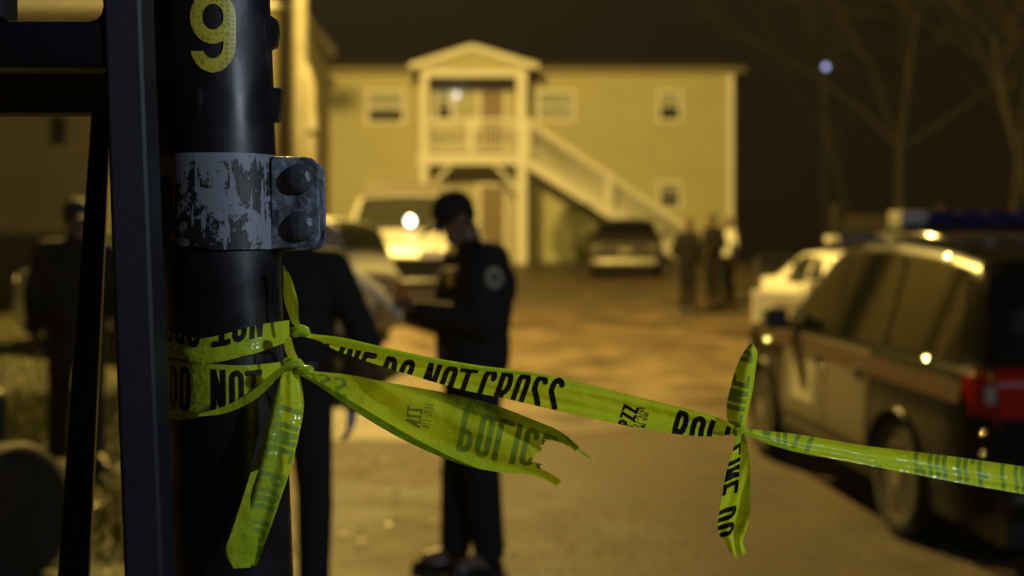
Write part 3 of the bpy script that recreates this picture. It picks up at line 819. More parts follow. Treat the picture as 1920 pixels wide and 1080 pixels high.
# added chrome domes, each aimed to glint the street lamp at the camera
bpy.context.view_layer.update()
def glint_dome(p, rad=.020, curve=.10):
    Mw = suv.matrix_world; pw = Mw @ p; h = ((Vector((LX+1.4, LY+.2, LZ))-pw).normalized()+(Vector((0, 0, CZ))-pw).normalized()).normalized()
    h = Mw.to_3x3().inverted() @ h; q = h.to_track_quat('Z', 'Y').to_matrix().to_4x4(); q.translation = p
    prof = [(.0005+rad*k/6, math.sqrt(curve**2-(rad*k/6)**2)-curve) for k in range(6, -1, -1)]
    MB().lathe([(rad*.7, -.03)]+prof, 16, q).build('lamp_glint', mat('polished chrome', (.8, .8, .78), .08, 1), suv, True)
for x_, s2, c_r in ((-.30, .97, .16), (-.34, .03, .16), (1.60, .98, .06)):
    p = SI['upper'](x_, s2); p.y += .016; glint_dome(p, .02, c_r)
glint_dome(Vector((2.66, SI['side'](2.66, .98)+.016, .99)), .018, .10); glint_dome(Vector((1.33, SI['side'](1.33, .92)+.02, .93)), .012, .04)
for zz in (.86, .74, .64): glint_dome(Vector((-1.08, SI['side'](-1.08, zz)+.014, zz)), .011, .035)

SEDG = [(1.18, 2.08, 1.18, 1.50), (.28, 1.10, .42, 1.10)]
sed_kw = dict(shield=(1.55, 2.30), rear=(-.18, .42), doors=[(.30, 1.12), (1.15, 2.05)], mirror=2.0, head=(.60, .74), tail=(.66, .86))
carA, AI = make_car(SUV, m_whitecar, 'patrol_wagon', 'white patrol wagon half hidden behind the black pole', 'police car', SUVG, shield=(1.60, 2.42), rear=(-1.0, -.74), doors=[(.50, 1.28), (1.31, 2.22)], mirror=2.15, head=(.78, .92), tail=(.80, 1.02), bumper=mat('grey bumper', (.30, .29, .26), .5))
carA.scale = (.84, .84, .84)
put(carA, (688-960)/F*15.6-.80, 15.6, 164, 2)
carB, BI = make_car(SUV, m_silvercar, 'silver_wagon', 'silver wagon facing downhill beside the reading officer, one lamp lit', 'car', SUVG, shield=(1.60, 2.42), rear=(-1.0, -.74), doors=[(.50, 1.28), (1.31, 2.22)], mirror=2.15, head=(.86, .99), tail=(.80, 1.02), head_m=mat('warm glow headlight', (.9, .8, .55), .2, emis=(1, .72, .30), estr=.25))  # faint glow in unlit headlights stands in for the lamp's reflection on the hood
carB.scale = (.93, .93, .95)
put(carB, -1.50, 22.8, 268, -5, CZ-.10)
def roofB(a, q):
    x = -.62+2.22*q; k = abs(a*2-1); p = BI['roofp'](x, 1-k); p.y *= (1 if a > .5 else -1); p.z += .014; p.x += .010; return p
BI['pane']('roof_panel', roofB, 20, 44, mat('dark vinyl roof', (.035, .03, .022), .8))
def noseB(a, q):
    y = (a*2-1)*.74; return Vector((3.83-.06*abs(a*2-1)**3, y, .42+.44*q))
BI['pane']('grille_panel', noseB, 12, 4, mat('dark grille', (.02, .017, .013), .6))
BI_sp = empty('spot_lamp'); BI_sp.parent = carB
MB().lathe([(.001, 0), (.085, 0), (.085, .03), (.05, .12), (.001, .14)], 16, Matrix.Translation((2.50, .12, 1.34)) @ Matrix.Rotation(R(-90), 4, 'Y')).build('lamp_housing', m_chrome, BI_sp, True)
MB().lathe([(.001, 0), (.072, 0), (.06, .012), (.001, .02)], 16, Matrix.Translation((2.505, .12, 1.34)) @ Matrix.Rotation(R(90), 4, 'Y')).build('lamp_lens', mat('lit spot lens', (1, 1, .95), .2, emis=(1, .97, .85), estr=6), BI_sp, True)
carC, CI = make_car(SED, m_darkcar, 'dark_sedan', 'dark sedan with pale bumper parked below the porch stairs', 'car', SEDG, bumper=mat('pale bumper', (.55, .53, .45), .35, .3), seats=False, tail_m=mat('dull tail lens', (.03, .012, .010), .5), **sed_kw)
put(carC, HX(1182, 36)-.1, 36.2, 84, 4)
carD, DI = make_car(SED, m_whitecar, 'patrol_sedan', 'white patrol sedan with dark hood and open door, beyond the police truck', 'police car', SEDG, open_door=(-1, 1.15), **sed_kw)
put(carD, 4.80, 20.9, 276, -4)
def hood_fn(a, q):
    x = 2.36+1.15*q; k = abs(a*2-1); p = DI['roofp'](x, 1-k*.97); p.y *= (1 if a > .5 else -1); p.z += .006; return p
DI['pane']('hood', hood_fn, 14, 8, m_blackcar)
lightbar(carD, SED, 1.0, 1.49, .5)
# its open front door, swung out from the hinge at the front
od = empty('open_door'); od.parent = carD; od.location = (2.06, -.93, 0); od.rotation_euler = (0, 0, R(63))
b = MB(); b.box(-.90, 0, -.03, .03, .32, .93); bevel(b.build('door_skin', m_whitecar, od), .02)
fr = MB(); fr.bar((-.88, 0, .93), (-.86, .10, 1.36), .04, .05); fr.bar((-.02, 0, .93), (-.45, .10, 1.38), .04, .05); fr.bar((-.86, .10, 1.37), (-.44, .10, 1.38), .04, .05); fr.build('window_frame', m_trimblk, od)
b = MB(); b.box(-.60, -.30, -.037, -.034, .74, .80)
b.build('door_lettering', m_patch, od)
disc_ = MB().lathe([(.001, -.002), (.09, -.002), (.09, .002), (.001, .002)], 16, Matrix.Translation((-.45, -.036, .62)) @ Matrix.Rotation(R(90), 4, 'X')); disc_.build('door_emblem', m_patch, od)

# loose wheel near the left edge
lw = empty('car_wheel', (0, 0, 0)); tag(lw, 'black car wheel standing at the lower edge of the lawn', 'wheel')
wy = 6.75; wx = (18-960)/F*wy
lw.location = (wx, wy, G(wx, wy)+.335); lw.rotation_euler = (R(86), 0, R(66))
wr_ = .335
MB().lathe([(wr_*.64, -.11), (wr_*.93, -.11), (wr_, -.07), (wr_, .07), (wr_*.95, .1), (wr_*.70, .11), (wr_*.64, .10)], 36).build('tyre', m_rubber, lw, True)
rm = MB(); rm.lathe([(wr_*.64, .09), (wr_*.60, .06), (wr_*.2, .04), (.001, .04)], 30)
for q in range(6): rm.box(.03, wr_*.6, -.03, .03, .045, .09, Matrix.Rotation(q*math.pi/3, 4, 'Z'))
rm.lathe([(.04, .05), (.035, .08), (.001, .085)], 14); rm.build('rim', m_rim, lw)
pb = empty('dark_post'); tag(pb, 'dark stubby post behind the loose wheel at the picture edge', 'post')
px_ = (-12-960)/F*7.4
MB().lathe([(.07, -.1), (.07, .82), (.05, .86), (.01, .87)], 12, Matrix.Translation((px_, 7.4, G(px_, 7.4)))).build('shaft', m_frame, pb, True)
MB().lathe([(.10, 0), (.10, .05), (.07, .06)], 12, Matrix.Translation((px_, 7.4, G(px_, 7.4)))).build('collar', m_frame, pb, True)

# ================================================================== people
def blobmesh(name, prims, m, parent, voxel=.012, smooth=4):
    """prims: ('c', p0, r0, p1, r1) tapered capsule, ('e', centre, (rx, ry, rz), rotation) ellipsoid; joined into one skin"""
    v = []; f = []
    def ell(c, r, rot=None, n=14, k=9):
        b = len(v)
        for i in range(k+1):
            a = math.pi*i/k
            for j in range(n):
                q = 2*math.pi*j/n; p = Vector((math.sin(a)*math.cos(q)*r[0], math.sin(a)*math.sin(q)*r[1], math.cos(a)*r[2]))
                if rot: p = rot @ p
                v.append(Vector(c)+p)
        for i in range(k):
            for j in range(n):
                f.append((b+i*n+j, b+(i+1)*n+j, b+(i+1)*n+(j+1) % n, b+i*n+(j+1) % n))
    for p in prims:
        if p[0] == 'e': ell(p[1], p[2], p[3] if len(p) > 3 else None)
        else:
            _, a, ra, b_, rb = p; a = Vector(a); b_ = Vector(b_); n_ = max(2, int((b_-a).length/(min(ra, rb)*.55))+1)
            q = (b_-a).to_track_quat('Z', 'Y').to_matrix() if (b_-a).length > 1e-5 else None
            mbx = MB(); L = (b_-a).length; prof = []
            for i in range(6): an = -math.pi/2+math.pi/2*i/5; prof.append((max(.0005, ra*math.cos(an)), ra*math.sin(an)))
            for i in range(6): an = math.pi/2*i/5; prof.append((max(.0005, rb*math.cos(an)), L+rb*math.sin(an)))
            M = q.to_4x4() if q else Matrix(); M.translation = a
            bb = len(v); mbx.lathe(prof, 14, M); v.extend(mbx.v); f.extend(tuple(bb+i for i in t) for t in mbx.f)
    me = bpy.data.meshes.new('t'); me.from_pydata([tuple(x) for x in v], [], f)
    bm = bmesh.new(); bm.from_mesh(me); bmesh.ops.remove_doubles(bm, verts=bm.verts, dist=.0008); bmesh.ops.recalc_face_normals(bm, faces=bm.faces); bm.to_mesh(me); bm.free()
    tmp = bpy.data.objects.new('t', me); COL.objects.link(tmp)
    r = tmp.modifiers.new('r', 'REMESH'); r.mode = 'VOXEL'; r.voxel_size = voxel; r.use_smooth_shade = True
    s = tmp.modifiers.new('s', 'SMOOTH'); s.iterations = smooth; s.factor = .5
    dg = bpy.context.evaluated_depsgraph_get(); ev = tmp.evaluated_get(dg); out = bpy.data.meshes.new_from_object(ev)
    bpy.data.objects.remove(tmp); bpy.data.meshes.remove(me)
    out.name = name; out.materials.clear(); out.materials.append(m)
    out.polygons.foreach_set('use_smooth', [True]*len(out.polygons))
    o = bpy.data.objects.new(name, out); COL.objects.link(o); o.parent = parent
    return o

def lerp(a, b, t): return Vector(a)*(1-t)+Vector(b)*t

def hand_prims(wr, d, up, side, curl=.5):
    """palm and five fingers; d finger direction, up = back-of-hand normal, side = thumb side"""
    d = Vector(d).normalized(); up = Vector(up); up = (up-d*up.dot(d)).normalized(); s = d.cross(up)*side
    wr = Vector(wr); pr = []
    for k in (-.028, -.009, .010, .028): pr.append(('c', wr+s*k*.7+d*.01, .015, wr+s*k+d*.085, .013))
    for k, L, r in ((-.030, .055, .0085), (-.010, .068, .0095), (.011, .074, .0095), (.031, .065, .0095)):
        p0 = wr+s*k+d*.085; a1 = curl*.7; a2 = curl*1.5
        p1 = p0+(d*math.cos(a1)-up*math.sin(a1))*L*.55; p2 = p1+(d*math.cos(a2)-up*math.sin(a2))*L*.5
        pr += [('c', p0, r, p1, r), ('c', p1, r, p2, r*.85)]
    t0 = wr+s*.025+d*.025; t1 = t0+(s*.8+d*.7).normalized()*.04; t2 = t1+(d*.85+s*.2-up*.4).normalized()*.035
    pr += [('c', t0, .014, t1, .011), ('c', t1, .011, t2, .009)]
    return pr

def person(name, label, J, mats, loc, heading, cap=None, voxel=.012, sleeves=True, group=None, hem=1.0, boots=True):
    t = empty(name, loc, R(heading)); tag(t, label, 'person', group)
    skin, jacket_m, trouser_m = mats['skin'], mats['jacket'], mats['trouser']
    V_ = {k: Vector(v) for k, v in J.items() if k not in ('tilt', 'curl', 'bulk')}
    tilt = J.get('tilt', 0); hc = V_['head']; Rm = Matrix.Rotation(R(tilt), 3, 'Y')
    def hp(x, y, z): return hc+Rm @ Vector((x, y, z))
    # one body
    pr = [('e', hc, (.092, .074, .115), Rm), ('c', hp(.03, 0, -.06), .058, hp(.055, 0, -.085), .042),
          ('c', hp(.088, 0, .010), .010, hp(.112, 0, -.022), .015), ('c', hp(.086, -.018, -.062), .010, hp(.086, .018, -.062), .010),
          ('c', hp(.080, -.035, .028), .013, hp(.080, .035, .028), .013), ('c', hp(.078, -.02, -.095), .018, hp(.078, .02, -.095), .018),
          ('e', hp(-.005, .078, -.01), (.022, .012, .034), Rm), ('e', hp(-.005, -.078, -.01), (.022, .012, .034), Rm),
          ('c', hp(-.02, 0, -.09), .055, V_['neck'], .062),
          ('c', V_['neck']+Vector((0, 0, -.03)), .065, V_['chest'], .12)]
    ch, wa, hi = V_['chest'], V_['waist'], V_['hip']
    sd = (V_['shl']-V_['shr']).normalized(); hs = (V_['hipl']-V_['hipr']).normalized()
    def torso(k, e=0):
        return [('c', ch+sd*.10, .115*k+e, ch-sd*.10, .115*k+e), ('c', V_['shl']-sd*.05, .065*k+e, V_['shr']+sd*.05, .065*k+e),
                ('c', ch+sd*.09, .11*k+e, wa+sd*.07, .10*k+e), ('c', ch-sd*.09, .11*k+e, wa-sd*.07, .10*k+e), ('c', wa+sd*.07, .105*k+e, hi+hs*.07, .11*k+e), ('c', wa-sd*.07, .105*k+e, hi-hs*.07, .11*k+e)]
    pr += torso(.86)
    for s in 'lr':
        pr += [('c', V_['sh'+s], .055, V_['el'+s], .043), ('c', V_['el'+s], .042, V_['wr'+s], .029),
               ('c', V_['hip'+s], .080, V_['kn'+s], .052), ('c', V_['kn'+s], .052, V_['an'+s], .040), ('c', V_['an'+s], .042, V_['an'+s]+V_['toe'+s]*.15+Vector((0, 0, -.03)), .035)]
        d = V_['fd'+s]; pr += hand_prims(V_['wr'+s], d, V_['fu'+s], 1 if s == 'l' else -1, J.get('curl', .5))
    blobmesh('body', pr, skin, t, min(voxel, .0085), 2)
    # jacket
    bk = J.get('bulk', 0); jp = torso(1.0, .028+bk)[:4]
    wl = lerp(wa, hi, hem*.6); jp += [('c', wa+sd*.07, .138+bk, wl+sd*.075, .135+bk), ('c', wa-sd*.07, .138+bk, wl-sd*.075, .135+bk), ('c', wl+sd*.08, .125+bk, wl-sd*.08, .125+bk)]
    jp += [('c', V_['neck']+Vector((0, 0, -.045)), .080, V_['neck']+Vector((0, 0, -.01)), .074)]
    for s in 'lr':
        cuff = lerp(V_['el'+s], V_['wr'+s], .93 if sleeves else .12)
        jp += [('c', V_['sh'+s], .085+bk, V_['el'+s], .064+bk*.7), ('c', V_['el'+s], .064+bk*.7, cuff, .047)]
    jk = blobmesh('jacket', jp, jacket_m, t, voxel, 3)
    # trousers
    tp = [('c', hi+hs*.07, .125, hi-hs*.07, .125)]
    for s in 'lr':
        tp += [('c', V_['hip'+s]+Vector((0, 0, .04)), .105+bk*.5, V_['kn'+s], .075+bk*.6), ('c', V_['kn'+s], .078+bk*.6, V_['an'+s]+Vector((0, 0, .035)), .066+bk*.5)]
    blobmesh('trousers', tp, trouser_m, t, voxel, 3)
    for s in 'lr':
        a = V_['an'+s]; d = V_['toe'+s].normalized(); g = a.copy(); g.z -= .055
        bp = [('c', a, .052, g-d*.03, .045), ('c', g-d*.04+Vector((0, 0, 0)), .042, g+d*.13, .042), ('c', g+d*.10, .043, g+d*.19+Vector((0, 0, -.006)), .034)]
        o = blobmesh('shoe', bp, m_boot, t, .012, 3)
        MB().bar(g-d*.09+Vector((0, 0, -.028)), g+d*.225+Vector((0, 0, -.028)), .085, .02).build('sole', m_rubber, o)
    # belt
    bl = MB(); n_ = 20; pts = []
    bc = lerp(wa, hi, .35)
    for i in range(n_+1):
        a = 2*math.pi*i/n_; pts.append(bc+sd*math.cos(a)*.205+sd.cross(Vector((0, 0, 1)))*math.sin(a)*.142)
    if mats.get('belt'):
        bl.tube(pts, .024, 8); bl.build('belt', m_boot, t, True)
    # eyes, hair
    for sg in (1, -1):
        MB().lathe([(.001, -.011), (.008, -.008), (.0115, 0), (.008, .008), (.001, .011)], 10, Matrix.Translation(hp(.078, sg*.031, .006))).build('eye', m_hair, t, True)
    if cap:
        cp = [('e', hp(-.008, 0, .045), (.108, .092, .095), Rm), ('e', hp(-.01, 0, .025), (.110, .093, .05), Rm)]
        c = blobmesh('cap', cp, cap, t, .010, 2)
        br = MB(); n_ = 12
        for i in range(n_+1):
            q = (i/n_-.5)*2; y = q*.082; x0 = .075*math.sqrt(max(0, 1-(q*.88)**2)); x1 = x0+.135*math.sqrt(max(.0, 1-(q*.93)**2))
            for (x, dz) in ((x0, 0), (x1, -.016-.012*q*q)):
                br.v.append(hp(x, y, .038+dz)); br.v.append(hp(x, y, .032+dz))
        for i in range(n_):
            a = i*4; b_ = a+4
            br.f += [(a, b_, b_+2, a+2), (a+1, a+3, b_+3, b_+1), (a+2, b_+2, b_+3, a+3), (a, a+1, b_+1, b_)]
        br.build('brim', cap, c)
        blobmesh('hair', [('e', hp(-.028, 0, -.010), (.082, .079, .062), Rm)], mats['hair'], t, .012, 2)
    else:
        blobmesh('hair', [('e', hp(-.016, 0, .028), (.098, .083, .102), Rm)], mats['hair'], t, .012, 2)
    return t, V_, hp

def stand(h=1.80, **kw):
    k = h/1.80
    J = dict(head=(.02, 0, 1.675), neck=(-.01, 0, 1.53), chest=(-.01, 0, 1.34), waist=(0, 0, 1.10), hip=(0, 0, .97),
             shl=(-.01, .19, 1.455), shr=(-.01, -.19, 1.455), ell=(-.04, .27, 1.17), elr=(-.04, -.27, 1.17), wrl=(.05, .28, .93), wrr=(.05, -.28, .93),
             hipl=(0, .09, .92), hipr=(0, -.09, .92), knl=(.02, .11, .50), knr=(.02, -.11, .50), anl=(-.02, .12, .10), anr=(-.02, -.12, .10))
    J.update(kw.pop('J', {}))
    out = {a: Vector(b)*k for a, b in J.items()}
    out.update(toel=Vector((1, .15, 0)), toer=Vector((1, -.15, 0)), fdl=Vector((.15, 0, -1)), fdr=Vector((.15, 0, -1)), ful=Vector((0, 1, 0)), fur=Vector((0, -1, 0)))
    out.update(kw); return out

NAVY = dict(skin=m_skin, jacket=m_navy, trouser=m_navy, hair=m_hair, belt=True)
# --- officer reading
J = stand(1.90, J=dict(head=(.085, 0, 1.665), neck=(.01, 0, 1.53), chest=(-.02, 0, 1.35), ell=(.03, .26, 1.185), elr=(.05, -.25, 1.18), wrl=(.30, .10, 1.245), wrr=(.31, -.09, 1.25),
          anl=(-.05, .09, .10), anr=(.05, -.10, .10), knl=(-.01, .10, .50), knr=(.03, -.10, .50)), bulk=.026, tilt=32, curl=.9,
          fdl=Vector((.9, -.25, .3)), fdr=Vector((.9, .25, .3)), ful=Vector((.1, .6, -.7)), fur=Vector((.1, -.6, -.7)))
oy_ = 6.9; ox_ = (886-960)/F*oy_
off, V1, hp1 = person('person', 'officer in dark jacket and cap reading papers, standing on the street', J, NAVY, (ox_, oy_, G(ox_, oy_)), 200, cap=m_navy, voxel=.010)
# shoulder patch and badge
def disc(name, m, parent, c, nrm, r, thick=.006, n=16, sy=1.2):
    q = Vector(nrm).to_track_quat('Z', 'Y').to_matrix().to_4x4(); q.translation = Vector(c)
    S_ = Matrix.Diagonal((1, sy, 1, 1)); return MB().lathe([(r*.001, -thick), (r, -thick), (r, thick*.6), (r*.9, thick), (r*.001, thick)], n, q @ S_).build(name, m, parent)
pc = lerp(V1['shl'], V1['ell'], .30)+Vector((.0, .104, .012)); pat = disc('shoulder_patch', m_patch, off, pc, (.1, 1, .15), .042)
disc('patch_emblem', mat('patch emblem', (.06, .06, .07), .7), pat, pc+Vector((0, .008, 0)), (.1, 1, .15), .022)
disc('badge', m_gold, off, V1['chest']+Vector((.172, .11, .03)), (1, .35, 0), .030)
MB().box(-.03, .03, .0, .045, -.05, .05, Matrix.Translation(lerp(V1['waist'], V1['hip'], .35)+Vector((.03, .172, -.06)))).build('belt_pouch', mat('olive pouch', (.34, .30, .10), .6), off)
# papers he holds: two slightly curled sheets
pp = empty('papers', (ox_, oy_, G(ox_, oy_)), R(200)); tag(pp, 'white paper sheets held open by the reading officer', 'papers')
c0 = (V1['wrl']+V1['wrr'])/2+Vector((.15, 0, .055)); Mx = Matrix.Translation(c0) @ Matrix.Rotation(R(-30), 4, 'Y') @ Matrix.Rotation(R(-24), 4, 'X')
for i in range(2):
    vv_ = []; ff_ = []
    for a in range(13):
        for b in range(5):
            x = -.12+.36*a/12-.01*i; y = -.115+.23*b/4
            vv_.append(Mx @ Vector((x, y+.012*i, .004*i+.03*math.sin((x+.12)*6)*(1+.3*i)-.9*y*y)))
    for a in range(12):
        for b in range(4): q = a*5+b; ff_.append((q, q+5, q+6, q+1))
    mesh('sheet', vv_, ff_, m_sheet, pp, True)

# --- officer behind the pole
J = stand(1.86, J=dict(elr=(-.05, -.36, 1.15), wrr=(.06, -.26, .89), ell=(-.03, .27, 1.17)), curl=.35, fdr=Vector((.1, .12, -1)), fur=Vector((.2, -1, 0)))
py_ = 6.0; px2 = (540-960)/F*py_
o2, V2, hp2 = person('person', 'officer in dark uniform with a blue glove standing behind the black pole', J, NAVY, (px2, py_, G(px2, py_)), 78, cap=m_navy, voxel=.012, sleeves=False)
blobmesh('sleeve', [('c', lerp(V2['elr'], V2['wrr'], .10), .066, lerp(V2['elr'], V2['wrr'], .95), .052)], m_brown, o2, .010, 2)
gp = hand_prims(V2['wrr'], V2['fdr'], V2['fur'], -1, .35); gp = [(a[0], a[1], a[2]+.004, a[3], a[4]+.004) for a in gp]
blobmesh('glove', gp, m_glove, o2, .007, 1)

# --- man on the lawn at the left
J = stand(1.80, J=dict(wrl=(.16, .24, .98), ell=(-.06, .29, 1.17)), tilt=6)
ly_ = 9.3; lx_ = (143-960)/F*ly_
person('person', 'man in dark coat and grey cap on the lawn, behind the steel frame', J, dict(skin=m_skin, jacket=m_navy, trouser=m_navy, hair=m_hair), (lx_, ly_, G(lx_, ly_)), 300, cap=m_grey, voxel=.014)
# --- group by the stairs
def far_person(px, d, hd_, h, label, jm, tm, hm=m_hair, Jx=None, feet=None):
    x = (px-960)/F*d; J = stand(h, J=Jx or {})
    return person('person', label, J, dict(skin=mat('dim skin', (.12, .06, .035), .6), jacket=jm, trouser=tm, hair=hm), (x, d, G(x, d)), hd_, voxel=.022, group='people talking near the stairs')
m_dkblue = mat('charcoal coat', (.006, .005, .006), .9, spec=.15); m_pants = mat('dark trousers', (.005, .0045, .005), .9, spec=.15)
far_person(1290, 25.8, 40, 1.78, 'heavyset figure in charcoal coat with back turned, near the stairs', m_dkblue, m_pants, m_brown, dict(ell=(-.06, .32, 1.18), elr=(-.04, -.34, 1.2), wrl=(.12, .26, 1.0)))
far_person(1337, 27.3, 215, 1.82, 'dark haired figure in black jacket facing downhill between two others', mat('black jacket', (.005, .0045, .004), .9, spec=.15), m_pants, m_hair, dict(wrl=(.24, .10, 1.12), wrr=(.22, -.1, 1.14)))
far_person(1366, 28.2, 195, 1.72, 'figure in a white shirt and dark trousers beside the patrol car', m_whiteshirt, m_pants, m_brown)

# ================================================================== foreground: pole, clamp, steel frame, tape
PD = 1.66                                   # distance of the pole's axis
KP = F/PD
def axis_px(py): return 421+(py-620)*.0405
PR = 111/F*PD*.985
def pole_pt(th, py, off=0):
    """point on the pole: th 0 faces the camera, positive to the right"""
    ax = (axis_px(py)-960)/F*PD
    return Vector((ax+(PR+off)*math.sin(th), PD-(PR+off)*math.cos(th), CZ+(540-py)/F*PD))
def pc_pt(px, py, off=.002):
    ax = (axis_px(py)-960)/F*PD; k = 1.0
    d = PD
    for _ in range(4):
        x = (px-960)/F*d-ax; s = max(-.999, min(.999, x/(PR+off))); th = math.asin(s); d = PD-(PR+off)*math.cos(th)
    z = CZ+(540-py)/F*d
    return Vector((ax+(PR+off)*math.sin(th), d, z))

def grid_mesh(name, fn, nu, nv, m, parent, smooth=True):
    v = [fn(i/nu, j/nv) for j in range(nv+1) for i in range(nu+1)]
    f = [(j*(nu+1)+i, j*(nu+1)+i+1, (j+1)*(nu+1)+i+1, (j+1)*(nu+1)+i) for j in range(nv) for i in range(nu)]
    return mesh(name, v, f, m, parent, smooth)

pole = empty('sign_pole'); tag(pole, 'black painted metal pole with a yellow number nine and grey clamp', 'pole')
def z_at(py): return py
yb_ = 540+(CZ-G(0, 1.6)+.05)*KP; yt_ = -900
v = []; f = []; n = 64; rows = 60
for j in range(rows+1):
    py = yt_+(yb_-yt_)*j/rows
    for i in range(n):
        v.append(pole_pt(2*math.pi*i/n, py, .0004*noise.noise(Vector((math.cos(6.28*i/n)*3, math.sin(6.28*i/n)*3, py*.004)))))
for j in range(rows):
    for i in range(n): f.append((j*n+i, (j+1)*n+i, (j+1)*n+(i+1) % n, j*n+(i+1) % n))
f.append(tuple(range(n)))
shaft = mesh('shaft', v, f, m_black, pole, True)

# ---- strokes -> ink cells
def arc(cx, cy, rx, ry, a0, a1, n=14):
    return [(cx+rx*math.cos(R(a0+(a1-a0)*i/n)), cy+ry*math.sin(R(a0+(a1-a0)*i/n))) for i in range(n+1)]
T_ = .065; Wg = .34
def gl():
    w_ = Wg; a = T_; b = w_-T_; t = 1-T_; m_ = w_/2; r = m_-T_
    O_ = [arc(m_, t-r*1.2, r, r*1.2, 0, 180)+arc(m_, a+r*1.2, r, r*1.2, 180, 360)+[(b, t-r*1.2)]]
    S_ = [arc(m_, t-r*1.1, r, r*1.1, 20, 180)+[(a, .68), (b, .34)]+arc(m_, a+r*1.1, r, r*1.1, 0, -160)]
    return {
     'P': [[(a, 0), (a, t)], [(a, t), (m_, t)]+arc(m_, t-.21, r, .21, 90, -90)+[(a, t-.42)]],
     'O': O_, 'L': [[(a, 1), (a, a), (b+.02, a)]], 'I': [[(a, 0), (a, 1)]],
     'C': [arc(m_, t-r*1.2, r, r*1.2, -10, 180)+arc(m_, a+r*1.2, r, r*1.2, 180, 370)],
     'E': [[(b+.02, t), (a, t), (a, a), (b+.02, a)], [(a, .5), (b-.03, .5)]], 'N': [[(a, 0), (a, 1)], [(b, 0), (b, 1)], [(a, .97), (b, .03)]],
     'D': [[(a, a), (a, t), (m_-.03, t)]+arc(m_-.03, t-.22, r+.03, .22, 90, 0)+[(b, .3)]+arc(m_-.03, a+.22, r+.03, .22, 0, -90)+[(a, a)]],
     'T': [[(0, t), (w_, t)], [(m_, 0), (m_, t)]], 'R': [[(a, 0), (a, t)], [(a, t), (m_, t)]+arc(m_, t-.22, r, .22, 90, -90)+[(a, t-.44)], [(m_-.02, t-.44), (b+.01, 0)]],
     'S': S_, 'B': [[(a, a), (a, t), (m_, t)]+arc(m_, t-.21, r, .21, 90, -90)+[(a, .52)], [(m_, .52)]+arc(m_, a+.22, r, .22, 90, -90)+[(a, a)]],
     'A': [[(0.02, 0), (m_, 1), (w_-.02, 0)], [(a+.03, .3), (b-.03, .3)]], 'Z': [[(a, t), (b, t), (a, a), (b, a)]],
     '0': O_, '4': [[(b-.04, 0), (b-.04, 1), (a, .32), (b+.04, .32)]], '7': [[(a, t), (b, t), (m_-.04, 0)]],
     '5': [[(b, t), (a, t), (a, .58)]+arc(m_, a+.26, r, .26, 110, -150)], '6': [[(b-.02, t), (a, .5), (a, a+.2)]+arc(m_, a+.22, r, .22, 180, -180)],
     '8': [arc(m_, t-.2, r*.9, .2, 0, 360), arc(m_, a+.23, r, .23, 0, 360)], '-': [[(a, .5), (b, .5)]], '.': [[(a, .06), (a+.01, .06)]], ' ': []}
GLY = gl()
def dist_seg(px, py, ax, ay, bx, by):
    dx, dy = bx-ax, by-ay; L = dx*dx+dy*dy
    t = 0 if L == 0 else max(0, min(1, ((px-ax)*dx+(py-ay)*dy)/L))
    return math.hypot(px-ax-t*dx, py-ay-t*dy)
class Text:
    """text laid along a tape: returns True where there is ink. s, q in metres"""
    def __init__(s): s.items = []
    def add(s, txt, s0, q0, h, adv=None, wd=1.0, rot=0, t=None, flip=False):
        x = 0
        for ch in txt:
            g = GLY[ch]; iw = (.13 if ch in 'I.' else Wg)
            if g: s.items.append((g, s0, q0, x, h, wd, rot, t or T_, iw, flip))
            x += ((iw+.075) if ch != ' ' else .27)*h*wd
        return x
    def ink(s, a, b):
        for k_, (g, s0, q0, x, h, wd, rot, t, iw, flip) in enumerate(s.items):
            u, v_ = a-s0, b-q0
            if rot == 180: u, v_ = -u, -v_
            elif rot == 90: u, v_ = v_, -u
            u = (u-x)/(h*wd); v_ = v_/h
            if flip: v_ = 1-v_
            if u < -.05 or u > iw+.05 or v_ < -.0 or v_ > 1.0: continue
            for pl_ in g:
                for (ax, ay), (bx, by) in zip(pl_, pl_[1:]):
                    if min(ax, bx)-t > u or max(ax, bx)+t < u: continue
                    if dist_seg(u, v_, ax, ay, bx, by) < t: return k_+1 if h > .03 else -1
        return 0

# black number plate and yellow digit, wrapped on the pole
PLH0, PLH1 = -60, 141
grid_mesh('number_plate', lambda a, b: pole_pt(-.50+a*.82, PLH1+(PLH0-PLH1)*b, .0012), 24, 4, m_plate, pole)
nine_t = .088
bowl = arc(.31, .655, .226, .235, 0, 360, 32)
hook = [(.536, .66), (.536, .34)]+arc(.31, .335, .226, .252, 0, -165, 20)
def digit_ink(u, v_):
    if v_ < 0 or v_ > 1.02: return False
    for pl_ in (bowl, hook):
        for (ax, ay), (bx, by) in zip(pl_, pl_[1:]):
            if dist_seg(u, v_, ax, ay, bx, by) < nine_t*.93:
                if pl_ is hook and u < .2 and v_ > .25: continue
                return True
    return False
v = []; f = []; idx = {}
NU, NV = 110, 170
def dvert(i, j):
    if (i, j) not in idx:
        a = i/NU; b = j/NV
        ax = axis_px(60); px = 356+86*a; py = 136-160*b
        idx[(i, j)] = len(v); v.append(pc_pt(px, py, .0022))
    return idx[(i, j)]
for j in range(NV):
    for i in range(NU):
        if digit_ink((i+.5)/NU*.62, (j+.5)/NV):
            f.append((dvert(i, j), dvert(i+1, j), dvert(i+1, j+1), dvert(i, j+1)))
